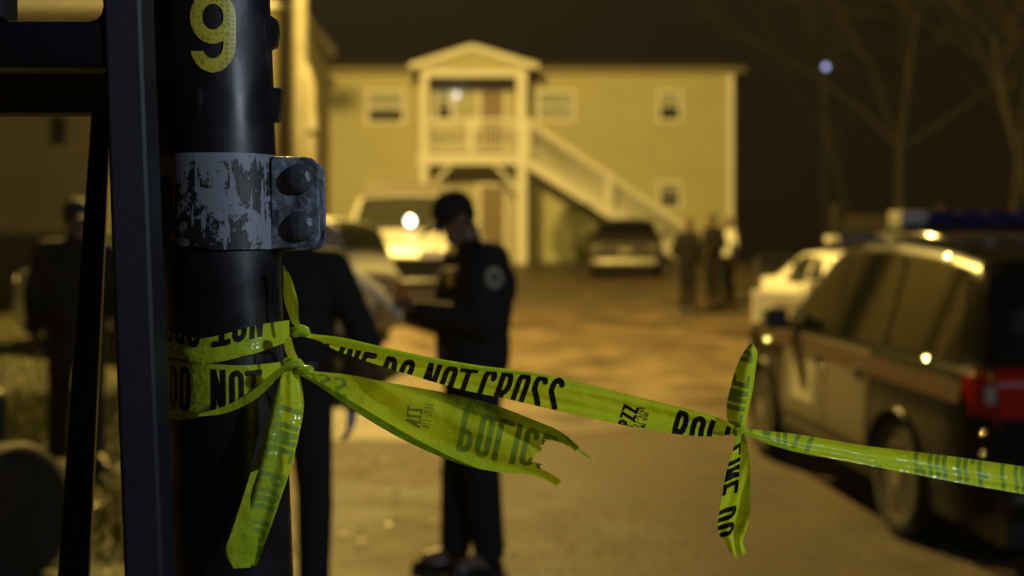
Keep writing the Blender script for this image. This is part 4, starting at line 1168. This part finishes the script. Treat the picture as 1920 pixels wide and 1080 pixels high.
# reflective honeycomb yellow
m_y = bpy.data.materials.new('reflective yellow'); m_y.use_nodes = True; t_ = m_y.node_tree; pb_ = t_.nodes['Principled BSDF']
tc = t_.nodes.new('ShaderNodeTexCoord'); mp = t_.nodes.new('ShaderNodeMapping'); mp.inputs['Scale'].default_value = (1, .2, 1)
vo = t_.nodes.new('ShaderNodeTexVoronoi'); vo.feature = 'DISTANCE_TO_EDGE'; vo.inputs['Scale'].default_value = 185; vo.inputs['Randomness'].default_value = .5
cr = t_.nodes.new('ShaderNodeMapRange'); cr.inputs[1].default_value = .05; cr.inputs[2].default_value = .22
mxx = t_.nodes.new('ShaderNodeMix'); mxx.data_type = 'RGBA'; mxx.inputs[6].default_value = (.62, .52, .05, 1); mxx.inputs[7].default_value = (.36, .30, .02, 1)
t_.links.new(tc.outputs['Object'], mp.inputs[0]); t_.links.new(mp.outputs[0], vo.inputs['Vector']); t_.links.new(vo.outputs['Distance'], cr.inputs[0]); t_.links.new(cr.outputs[0], mxx.inputs[0]); t_.links.new(mxx.outputs[2], pb_.inputs['Base Color'])
pb_.inputs['Roughness'].default_value = .4
mesh('number_nine', v, f, m_y, pole, True)

# clamp: worn grey paint over black
def clamp_mat():
    m = bpy.data.materials.new('worn clamp paint'); m.use_nodes = True; t = m.node_tree; b = t.nodes['Principled BSDF']; N = t.nodes.new; L = t.links.new
    tc = N('ShaderNodeTexCoord')
    n1 = N('ShaderNodeTexNoise'); n1.inputs['Scale'].default_value = 26; n1.inputs['Detail'].default_value = 9; n1.inputs['Roughness'].default_value = .68
    mp = N('ShaderNodeMapping'); mp.inputs['Scale'].default_value = (150, 150, 18); mp.inputs['Rotation'].default_value = (0, R(8), 0); n2 = N('ShaderNodeTexNoise'); n2.inputs['Scale'].default_value = 1.0; n2.inputs['Detail'].default_value = 3
    L(tc.outputs['Object'], n1.inputs['Vector']); L(tc.outputs['Object'], mp.inputs[0]); L(mp.outputs[0], n2.inputs['Vector'])
    sx = N('ShaderNodeSeparateXYZ'); L(tc.outputs['Object'], sx.inputs[0])
    g = N('ShaderNodeMapRange'); g.inputs[1].default_value = CZ+.03; g.inputs[2].default_value = CZ+.15; g.inputs[3].default_value = -.03; g.inputs[4].default_value = .09; L(sx.outputs[2], g.inputs[0])
    a = N('ShaderNodeMath'); a.operation = 'ADD'; L(n1.outputs[0], a.inputs[0]); L(g.outputs[0], a.inputs[1])
    s2 = N('ShaderNodeMapRange'); s2.inputs[1].default_value = .58; s2.inputs[2].default_value = .64; s2.inputs[3].default_value = 0; s2.inputs[4].default_value = .16; L(n2.outputs[0], s2.inputs[0])
    a2 = N('ShaderNodeMath'); a2.operation = 'ADD'; L(a.outputs[0], a2.inputs[0]); L(s2.outputs[0], a2.inputs[1])
    r = N('ShaderNodeMapRange'); r.inputs[1].default_value = .535; r.inputs[2].default_value = .565; L(a2.outputs[0], r.inputs[0])
    x = N('ShaderNodeMix'); x.data_type = 'RGBA'; x.inputs[6].default_value = (.012, .013, .016, 1); x.inputs[7].default_value = (.21, .23, .28, 1)
    L(r.outputs[0], x.inputs[0]); L(x.outputs[2], b.inputs['Base Color']); b.inputs['Roughness'].default_value = .5
    bp = N('ShaderNodeBump'); bp.inputs['Strength'].default_value = .5; bp.inputs['Distance'].default_value = .001; L(r.outputs[0], bp.inputs['Height']); L(bp.outputs[0], b.inputs['Normal'])
    return m
m_clamp = clamp_mat()
m_flange = mat('worn flange paint', (.20, .23, .30), .42, col2=(.05, .056, .075), scale=38, bump=.4, bscale=70, contrast=(.46, .62), detail=8)
clamp = empty('clamp'); clamp.parent = pole
v = []; f = []; nn = 40
y0_, y1_ = 472, 297
for lay, off in ((0, .0048), (1, .0006)):
    for i in range(nn+1):
        th = -1.9+3.35*i/nn
        for py in (y0_+(-6 if th < 0 else -3*th), y1_-2*max(0, th)): v.append(pole_pt(th, py, off))
q = (nn+1)*2
for i in range(nn):
    a = i*2; f.append((a, a+2, a+3, a+1)); f.append((a+1, a+3, q+a+3, q+a+1)); f.append((a, q+a, q+a+2, a+2))
f.append((0, 1, q+1, q)); f.append((nn*2, q+nn*2, q+nn*2+1, nn*2+1))
mesh('band', v, f, m_clamp, clamp, False)
# flange: rounded plate leaving the pole to the right
fd = PD-.034
def rr(x0, x1, y0, y1, rad, corners):
    pts = []
    for (cx, cy, a0, on) in ((x1-rad, y1+rad, -90, corners[0]), (x1-rad, y0-rad, 0, corners[1])):
        if on:
            for i in range(7): an = R(a0+90*i/6); pts.append((cx+rad*math.cos(an), cy+rad*math.sin(an)))
    return pts
pts = [(508, 466), (508, 293)]
for (cx, cy, a0) in ((574, 316, -90), (578, 440, 0)):
    for i in range(8): an = R(a0+90*i/7); pts.append((cx+22*math.cos(an), cy+22*math.sin(an)))
fm = MB(); poly = []
for px, py in pts: p = P(px, py, fd); poly.append((p.x, p.z))
fm.prism(poly, fd, fd+.006); bevel(fm.build('flange', m_flange, clamp), .0015, 3)
fm = MB(); fm.prism([(x+.004, z-.003) for x, z in poly], fd+.024, fd+.030); bevel(fm.build('rear_flange', m_flange, clamp), .0015, 2)
for px, py in ((559, 336), (563, 424)):
    c = P(px, py, fd); Mx = Matrix.Translation(c) @ Matrix.Rotation(R(90), 4, 'X')
    r_ = 27/F*fd
    b = MB().lathe([(r_*1.05, -.002), (r_*1.05, .0015), (r_*.98, .004), (r_*.84, .0070), (r_*.5, .0088), (.0005, .0092)], 28, Mx).build('bolt', mat('bolt steel', (.11, .12, .15), .38, .3, col2=(.05, .055, .07), scale=60, bump=.2, bscale=200), clamp, True)
    MB().lathe([(.006, .002), (.006, -.05)], 12, Mx).build('shank', m_flange, b)
# tabs on the far side of the pole
for pts in (((508, 32), (523, 42), (526, 62), (522, 90), (510, 96)), ((514, 168), (531, 170), (530, 206), (526, 230), (517, 231))):
    poly = [((px-960)/F*(PD+.02), CZ+(540-py)/F*(PD+.02)) for px, py in pts]
    MB().prism(poly, PD+.0, PD+.018).build('strap_tab', m_trimblk, pole)

# ---- steel frame left of the pole
frame = empty('steel_frame'); tag(frame, 'dark blue steel frame with crossbar and slanted rear leg beside the pole', 'frame')
FD = 1.47
def fp_(px, py, d): return P(px, py, d)
def hexa(name, corners, m, parent, bev=.003):
    f = [(0, 1, 2, 3), (7, 6, 5, 4), (0, 4, 5, 1), (1, 5, 6, 2), (2, 6, 7, 3), (3, 7, 4, 0)]
    return bevel(mesh(name, corners, f, m, parent), bev, 3)
# front post: leaning square tube, front face and right face seen
top_y, bot_y = -500, 540+(CZ-G(0, 1.4)+.05)/FD*F
def lx_at(py): return 196+(py-120)*.0375
Lf = 78/F*FD
def postc(py, dx, dy):
    p = P(lx_at(py), py, FD); return Vector((p.x+dx, p.y+dy, p.z))
aw = Vector((.066, .012)); bw = Vector((-.012, .066))
cs = [(0, 0), (.0375, .012), (.0425, .05), (-.004, .055)]
hexa('post', [postc(bot_y, *c) for c in cs]+[postc(top_y, *c) for c in cs], m_frame, frame, .004)
# crossbar: front tube with a deep underside
zb0 = P(0, 125, FD).z; zb1 = P(0, 36, FD).z
xr = P(194, 100, FD).x
cb = MB(); cb.box(-1.15, xr+.004, FD+.004, FD+.052, zb0, zb1); bevel(cb.build('crossbar', m_frame, frame), .006, 3)
cb = MB(); cb.box(-1.15, xr+.012, FD+.054, FD+.352, zb0+.001, zb0+.008); bevel(cb.build('tread_plate', mat('dull black steel', (.010, .010, .012), .95, spec=.1), frame), .002, 2)
cb = MB(); cb.box(-1.15, xr+.02, FD+.353, FD+.40, zb0-.004, zb1); bevel(cb.build('rear_crossbar', m_frame, frame), .006, 3)
# upper left upright and its corner web
cb = MB(); x = P(4, 20, FD).x; cb.box(x-.05, x, FD+.005, FD+.05, zb1+.001, zb1+.8); bevel(cb.build('upright', m_frame, frame), .004)
cb = MB(); xx = P(188, 30, FD).x
poly = [(xx+.012, zb1-.001), (xx-.012, zb1-.001)]+[(xx-.012+.012*math.sin(R(a)), zb1+.012-.012*math.cos(R(a))) for a in range(0, 91, 15)]+[(xx+.012, zb1+.03)]
cb.prism(poly, FD+.008, FD+.03).build('corner_web', m_frame, frame)
# slanted rear leg
RD = FD+.36
def legc(px, py, d): return P(px, py, d)
by2 = 540+(CZ-G(0, 1.6)+.04)/RD*F
k = (by2-205)/(1080-205)
l0, l1 = 172, 172+(108-172)*k; r0_, r1_ = 208, 208+(160-208)*k*1.0
hexa('rear_leg', [legc(l1, by2, RD), legc(r1_+18, by2, RD), legc(r1_+22, by2, RD+.05), legc(l1+6, by2, RD+.05), legc(l0, 200, RD), legc(r0_, 200, RD), legc(r0_+3, 200, RD+.05), legc(l0+4, 200, RD+.05)], m_frame, frame, .004)

# ---- barrier tape
tape = empty('barrier_tape'); tag(tape, 'yellow printed police barrier tape knotted round the black pole and stretched across', 'tape')
def catmull(pts, u):
    n_ = len(pts)-1
    # parameter by index chord length
    x = u*n_; i = min(int(x), n_-1); t = x-i
    p0, p1, p2, p3 = pts[max(i-1, 0)], pts[i], pts[i+1], pts[min(i+2, n_)]
    return .5*((2*p1)+(p2-p0)*t+(2*p0-5*p1+4*p2-p3)*t*t+(3*p1-p0-3*p2+p3)*t**3)
def resample(pts, m_=200):
    s = [catmull(pts, i/400) for i in range(401)]; c = [0]
    for a, b in zip(s, s[1:]): c.append(c[-1]+(b-a).length)
    out = []; j = 0
    for i in range(m_+1):
        L = c[-1]*i/m_
        while j < 399 and c[j+1] < L: j += 1
        t = (L-c[j])/max(1e-9, c[j+1]-c[j]); out.append(s[j]*(1-t)+s[j+1]*t)
    return out
def ribbon(name, top, bot, text=None, qmap=None, disp=None, nu=160, nv=14, end=None, wr=.0018, wscale=26, seed=0, side=1, cell=.0005):
    """surface between two edge curves; text(s, q) in metres printed on the side facing the camera (side=1) or away (-1)"""
    A = resample(top); B = resample(bot); M_ = [(a+b)/2 for a, b in zip(A, B)]
    c = [0]
    for a, b in zip(M_, M_[1:]): c.append(c[-1]+(b-a).length)
    L = c[-1]
    def pt(u, v_):
        x = u*200; i = min(int(x), 199); t = x-i
        a = A[i]*(1-t)+A[i+1]*t; b = B[i]*(1-t)+B[i+1]*t
        p = b+(a-b)*v_
        wdt = (a-b).length; amp = wr*min(1, wdt/.03)
        q = Vector((u*L*wscale*.5, v_*wdt*wscale*2.2, seed*7.3)); p = p.copy()
        p.y += amp*noise.noise(q)*2
        if disp: p.y += disp(u, v_)*min(1, wdt/.03)
        return p
    def width(u):
        x = u*200; i = min(int(x), 199); return (A[i]-B[i]).length
    v = []; f = []
    for j in range(nv+1):
        for i in range(nu+1): v.append(pt(i/nu, j/nv))
    for j in range(nv):
        for i in range(nu):
            if end and not end((i+.5)/nu, (j+.5)/nv): continue
            a = j*(nu+1)+i; f.append((a, a+1, a+nu+2, a+nu+1))
    o = mesh(name, v, f, m_tape, tape, True)
    if text:
        nu2 = max(10, int(L/cell)); wmax = max(width(i/40) for i in range(41)); nv2 = max(6, int(wmax/cell))
        off = -.0004*side; grp = {}
        for i in range(nu2):
            u = (i+.5)/nu2; w_ = width(u); s = u*L
            for j in range(nv2):
                v_ = (j+.5)/nv2
                if end and not end(u, v_): continue
                q_ = qmap(u, v_, w_); k = text(s-.16*(q_-.03), q_)
                if k: grp.setdefault(k, []).append((i, j))
        for k, cells in sorted(grp.items()):
            v = []; f = []; idx = {}
            def vv(i, j):
                if (i, j) not in idx:
                    p = pt(i/nu2, j/nv2); p.y += off; idx[(i, j)] = len(v); v.append(p)
                return idx[(i, j)]
            for i, j in cells: f.append((vv(i, j), vv(i+1, j), vv(i+1, j+1), vv(i, j+1)))
            fm_ = None
            if side < 0:                      # print on the far face, showing through the film on the near face
                n0 = len(v); v += [p-Vector((0, .0008, 0)) for p in v]; fm_ = [0]*len(f)+[1]*len(f); f += [tuple(n0+a for a in q) for q in f]
            l_ = mesh('letter' if k > 0 else 'small_print', v, f, m_ink, o, True, mats=[m_ink2, m_ghost], fm=fm_) if fm_ else mesh('letter' if k > 0 else 'small_print', v, f, m_ink, o, True)
            if k < 0: l_['kind'] = 'stuff'
    return o
PX = 1/KP            # metres per picture pixel at the pole
LH = .052
# T5: long strip from the upper knot to the second knot
d5 = lambda px: 1.60+.02*(px-560)/830
t5 = [P(x, y, d5(x)) for x, y in ((572, 624), (600, 629), (640, 633), (740, 656), (860, 680), (950, 692), (1050, 708), (1200, 745), (1310, 772), (1350, 784), (1386, 800))]
b5 = [P(x, y, d5(x)) for x, y in ((572, 632), (600, 640), (640, 661), (740, 694), (860, 729), (950, 748), (1050, 771), (1200, 803), (1290, 816), (1345, 818), (1386, 811))]
tx = Text(); per = F/1.61
def S5(px): return math.hypot(px-572, (px-572)*.215)/per
tx.add('LINE', S5(602), .012, LH, wd=.85)
tx.add('DO', S5(717), .012, LH, wd=.9); tx.add('NOT', S5(795), .012, LH, wd=.92); tx.add('CROSS', S5(899), .012, LH, wd=.9)
tx.add('PZZ', S5(1192), .028, .018, wd=1.2, rot=90, t=.085); tx.add('00-477-5768', S5(1203), .018, .0075, wd=1.1, rot=90, t=.06); tx.add('8000 NO. 4780', S5(1213), .021, .0055, wd=1.1, rot=90, t=.06)
tx.add('POLICE', S5(1262), .012, LH, wd=.9)
QT = [(0, .070), (.10, .0745), (.22, .0715), (.40, .066), (.58, .064), (.8, .066), (1, .070)]
fold = lambda u, v_: -.004*math.exp(-((v_-.78)/.12)**2)+.005*math.sin(v_*3.1)*math.sin(u*9)+.003*math.exp(-((v_-.25)/.1)**2)
ribbon('stretched_strip', t5, b5, tx.ink, lambda u, v_, w_: interp(QT, u)-(1-v_)*w_, disp=fold, nu=220, nv=18, seed=1)
# fold lip lying over the upper half of the strip near the knot
lt = [p+Vector((0, -.0035, .0006)) for p in [catmull(t5, i/40*.58) for i in range(0, 41, 5)]]
lbv = [catmull(t5, i/40*.58)*(1-.46*(1-i/46))+catmull(b5, i/40*.58)*.46*(1-i/46)+Vector((0, -.0045, 0)) for i in range(0, 41, 5)]
ribbon('folded_edge', lt, lbv, nu=90, nv=6, seed=2, wr=.0006)

# T3: wide torn streamer, back side to the camera (print upside down and seen through)
d3 = lambda px: 1.59-.05*(px-560)/500
t3 = [P(x, y, d3(x)) for x, y in ((562, 692), (600, 697), (660, 704), (760, 723), (840, 738), (920, 757), (1000, 786), (1050, 808), (1085, 836))]
b3 = [P(x, y, d3(x)) for x, y in ((562, 702), (596, 722), (648, 758), (720, 804), (790, 840), (860, 868), (930, 886), (1000, 893), (1046, 914))]
tx3 = Text()
def S3(px): return (px-562)*math.hypot(1, .33)/(F/1.57)
tx3.add('CROSS', S3(505), .012, LH, wd=.9); tx3.add('POLICE', S3(872), .012, LH, wd=.95)
tx3.add('ZZA', S3(800), .028, .018, wd=1.2, rot=90, t=.085); tx3.add('8675-774', S3(818), .018, .010, rot=90, t=.06)
def torn(u, v_):
    n_ = .035*noise.noise(Vector((v_*7, 3.3, 0)))+.012*noise.noise(Vector((v_*30, 1.3, 0)))
    lim = .885+n_
    if v_ > .86: lim = 1.2
    elif v_ > .72: lim = .90+(v_-.72)*.55+n_
    elif v_ < .16: lim = 1.2
    elif v_ < .26: lim = .93+n_
    return u < lim
ribbon('torn_streamer', t3, b3, tx3.ink, lambda u, v_, w_: (1-v_)*.076, disp=lambda u, v_: .010*math.sin(v_*3.14)*u-.006*math.sin(v_*9+u*5)*u, nu=240, nv=60, end=torn, seed=3, side=-1, wr=.0025)
ribbon('streamer_fold', [p+Vector((0, -.006, 0)) for p in [catmull(b3, i/30*.70)*(1-.34*(1-i/31))+catmull(t3, i/30*.70)*.34*(1-i/31) for i in range(0, 31, 3)]], [p+Vector((0, -.004, 0)) for p in [catmull(b3, i/30*.70) for i in range(0, 31, 3)]], nu=80, nv=6, seed=4, wr=.001)
# thin torn strand
ribbon('torn_strand', [P(x, y, 1.535) for x, y in ((1062, 816), (1078, 832), (1095, 848), (1108, 858))], [P(x, y, 1.535) for x, y in ((1058, 821), (1076, 836), (1093, 852), (1112, 864))], nu=20, nv=2, seed=5, wr=.0003)

# T2: hanging tail
d2 = lambda y: 1.575-.03*(y-690)/380
t2 = [P(x, y, d2(y)) for x, y in ((536, 688), (524, 712), (508, 766), (488, 834), (466, 900), (444, 965), (424, 1028), (436, 1066))]
b2 = [P(x, y, d2(y)) for x, y in ((556, 688), (563, 716), (568, 762), (560, 812), (546, 872), (524, 940), (500, 1010), (478, 1066))]
tx2 = Text()
tx2.add('LINE POLICE', .045, .012, LH, wd=.82)
ribbon('hanging_tail', t2, b2, tx2.ink, lambda u, v_, w_: -.006+(1-v_)*.072, disp=lambda u, v_: .004*math.cos(v_*5)+.0025*math.sin(v_*11+u*6), nu=160, nv=26, seed=6, side=-1, wr=.003,
       end=lambda u, v_: u < .985+.03*noise.noise(Vector((v_*6, 0, 5))))
ribbon('tail_fold', [P(x, y, d2(y)-.012) for x, y in ((470, 886), (452, 945), (434, 1000), (424, 1030), (438, 1066))], [P(x, y, d2(y)-.009) for x, y in ((486, 880), (470, 930), (474, 985), (482, 1028), (470, 1064))], nu=60, nv=10, seed=7, wr=.003)

# T4: short crumpled end above the knot
ribbon('short_end', [P(x, y, 1.61) for x, y in ((529, 497), (531, 520), (531, 548), (536, 575), (548, 606), (558, 612))], [P(x, y, 1.60) for x, y in ((534, 500), (545, 520), (548, 530), (559, 565), (560, 596), (563, 610))], nu=60, nv=10, seed=8, wr=.004, wscale=60)
ribbon('knot_link', [P(x, y, 1.585) for x, y in ((532, 636), (536, 660), (546, 676), (560, 684))], [P(x, y, 1.582) for x, y in ((546, 632), (552, 656), (560, 672), (574, 694))], nu=30, nv=8, seed=9, wr=.003)

# T1: two turns round the pole
def wrap(name, toptab, bottab, text=None, qmap=None, th0=-1.45, th1=1.1, **kw):
    """tables py by px; wraps behind on the left from angle th0"""
    A = []; B = []; n_ = 26
    for i in range(n_+1):
        th = -2.6+(th1+2.6)*i/n_
        px = axis_px(660)+112*math.sin(max(th, -1.57))-(0 if th > -1.57 else 0)
        if th < -1.57: px = axis_px(660)-112
        offs = .0022+(.004 if th < -1.2 else .0)+kw.get('lift', 0)*max(0, th)
        A.append(pole_pt(th, interp(toptab, px), offs)); B.append(pole_pt(th, interp(bottab, px), offs))
    kw.pop('lift', None)
    return ribbon(name, A, B, text, qmap, **kw), A
LT = math.radians(1)
txa = Text(); 
# arc length from th=-2.6
def SA(px): 
    s = max(-1, min(1, (px-axis_px(660))/112)); return (math.asin(s)+2.6)*PR
txa.add('DO', SA(340), .014, LH, wd=.95); txa.add('NOT', SA(424)+.004, .014, LH, wd=.95)
wrap('lower_wrap', [(310, 668), (420, 676), (480, 680), (530, 676)], [(310, 776), (350, 779), (390, 774), (430, 758), (470, 736), (505, 706), (530, 686)], txa.ink, lambda u, v_, w_: .072-(1-v_)*w_, th1=1.35, seed=10, nu=160, nv=16, wr=.0012, lift=.003)
txb = Text()
txb.add('NOT CROSS', SA(521), .074, LH, wd=.95, rot=180)
o_, _ = wrap('upper_wrap', [(310, 604), (345, 620), (400, 632), (440, 624), (500, 606), (535, 600), (548, 612)], [(310, 664), (360, 668), (400, 676), (440, 672), (500, 656), (530, 642), (545, 630)], txb.ink, lambda u, v_, w_: v_*w_+.005-.0*u, th1=1.5, seed=11, nu=160, nv=14, wr=.0014, lift=.0045)
ribbon('lower_edge_fold', [P(x, y, 1.548) for x, y in ((372, 776), (420, 762), (470, 735), (510, 700), (536, 682))], [P(x, y, 1.546) for x, y in ((372, 781), (425, 774), (480, 748), (522, 708), (540, 688))], nu=50, nv=5, seed=12, wr=.001)
# knots
def knot(name, c, r, seed, sx=1.0, sz=1.0):
    bm = bmesh.new(); bmesh.ops.create_icosphere(bm, subdivisions=5, radius=1)
    for v_ in bm.verts:
        p = v_.co.copy(); q = p*1.3+Vector((seed*3.1, 0, 0))
        an = math.atan2(p.z, p.y)
        d = 1+.22*noise.noise(q)+.17*abs(math.sin(2.5*an+3.2*p.x+seed))**.6-.12+.05*noise.noise(p*6)
        v_.co = Vector((p.x*d*r*sx, p.y*d*r*.75, p.z*d*r*sz))+Vector(c)
    me = bpy.data.meshes.new(name); bm.to_mesh(me); bm.free(); me.materials.append(m_tape)
    me.polygons.foreach_set('use_smooth', [True]*len(me.polygons))
    o = bpy.data.objects.new(name, me); COL.objects.link(o); o.parent = tape; return o
knot('knot', P(563, 621, 1.59), .0075, 1, 1.5, .9); knot('knot', P(548, 682, 1.575), .0095, 2, 1.3, .75)
knot('knot', P(568, 694, 1.575), .0075, 5, 1.5, .8); knot('knot', P(1388, 806, 1.612), .0078, 3, 1.1, 1.1)
# second knot: upper tail, lower tail, strip to the right
tx6 = Text(); tx6.add('LINE DO', .004, .012, LH, wd=.8)
ribbon('upper_tail', [P(x, y, 1.61) for x, y in ((1380, 800), (1366, 790), (1364, 760), (1370, 730), (1381, 690), (1396, 658), (1407, 644))], [P(x, y, 1.605) for x, y in ((1396, 800), (1400, 788), (1406, 760), (1412, 730), (1418, 690), (1421, 660), (1413, 645))], tx6.ink, lambda u, v_, w_: .004+v_*w_*1.5, disp=lambda u, v_: .004*math.cos(v_*6), nu=90, nv=14, seed=13, side=-1, wr=.003)
tx7 = Text(); tx7.add('LINE DO', .012, .012, LH, wd=.80)
ribbon('lower_tail', [P(x, y, 1.60) for x, y in ((1396, 814), (1402, 840), (1407, 880), (1406, 930), (1405, 965), (1400, 992), (1394, 1018), (1404, 1044))], [P(x, y, 1.60) for x, y in ((1382, 814), (1374, 840), (1362, 880), (1354, 920), (1346, 972), (1348, 1000), (1362, 1020), (1372, 1048))], tx7.ink, lambda u, v_, w_: .012-.006+(1-v_)*.052-.016, disp=lambda u, v_: -.006*math.cos(v_*5)*(1-u)+.004*math.sin(v_*12+u*9)*u, nu=110, nv=20, seed=14, wr=.0035,
       end=lambda u, v_: u < .975+.05*noise.noise(Vector((v_*5, 0, 9))))
d8 = lambda px: 1.615+.13*(px-1388)/532
t8 = [P(x, y, d8(x)) for x, y in ((1394, 803), (1440, 808), (1500, 815), (1570, 827), (1640, 838), (1780, 855), (1920, 875), (2060, 894), (2300, 925), (3200, 1010))]
b8 = [P(x, y, d8(x)) for x, y in ((1394, 811), (1440, 831), (1500, 848), (1570, 862), (1640, 875), (1780, 902), (1920, 927), (2060, 950), (2300, 985), (3200, 1060))]
tx8 = Text(); 
def S8(px): return (px-1394)*1.02/(F/1.68)
tx8.add('CROSS', S8(1410), -.006, LH, wd=.85); tx8.add('ZZ', S8(1690), .03, .018, rot=90, wd=1.2, t=.085); tx8.add('POLICE LINE', S8(1762), .002, LH, wd=.95)
ribbon('right_strip', t8, b8, tx8.ink, lambda u, v_, w_: (1-v_)*w_+.010, disp=lambda u, v_: -.005*math.exp(-((v_-.3)/.14)**2)+.006*math.sin(v_*3), nu=220, nv=16, seed=15, side=-1)
rf_ = [catmull(t8, .01+i/20*.265)*.6*(1-i/21)+catmull(b8, .01+i/20*.265)*(1-.6*(1-i/21))+Vector((0, -.005, 0)) for i in range(0, 21, 2)]
ribbon('right_fold', rf_, [catmull(b8, .01+i/20*.265)+Vector((0, -.004, -.0006)) for i in range(0, 21, 2)], nu=60, nv=5, seed=16, wr=.001)

# ================================================================== air
hz = MB().box(-165, 165, -45, 305, -2.5, 30).build('haze', None)
m_h = bpy.data.materials.new('night mist'); m_h.use_nodes = True; t_ = m_h.node_tree
t_.nodes.remove(t_.nodes['Principled BSDF']); vp = t_.nodes.new('ShaderNodeVolumePrincipled')
vp.inputs['Color'].default_value = (.9, .9, .9, 1); vp.inputs['Density'].default_value = .0003; vp.inputs['Anisotropy'].default_value = .3
t_.links.new(vp.outputs[0], t_.nodes['Material Output'].inputs['Volume'])
hz.data.materials.append(m_h); tag(hz, kind='stuff'); hz['label'] = 'thin night mist hanging over the whole place'; hz['category'] = 'haze'
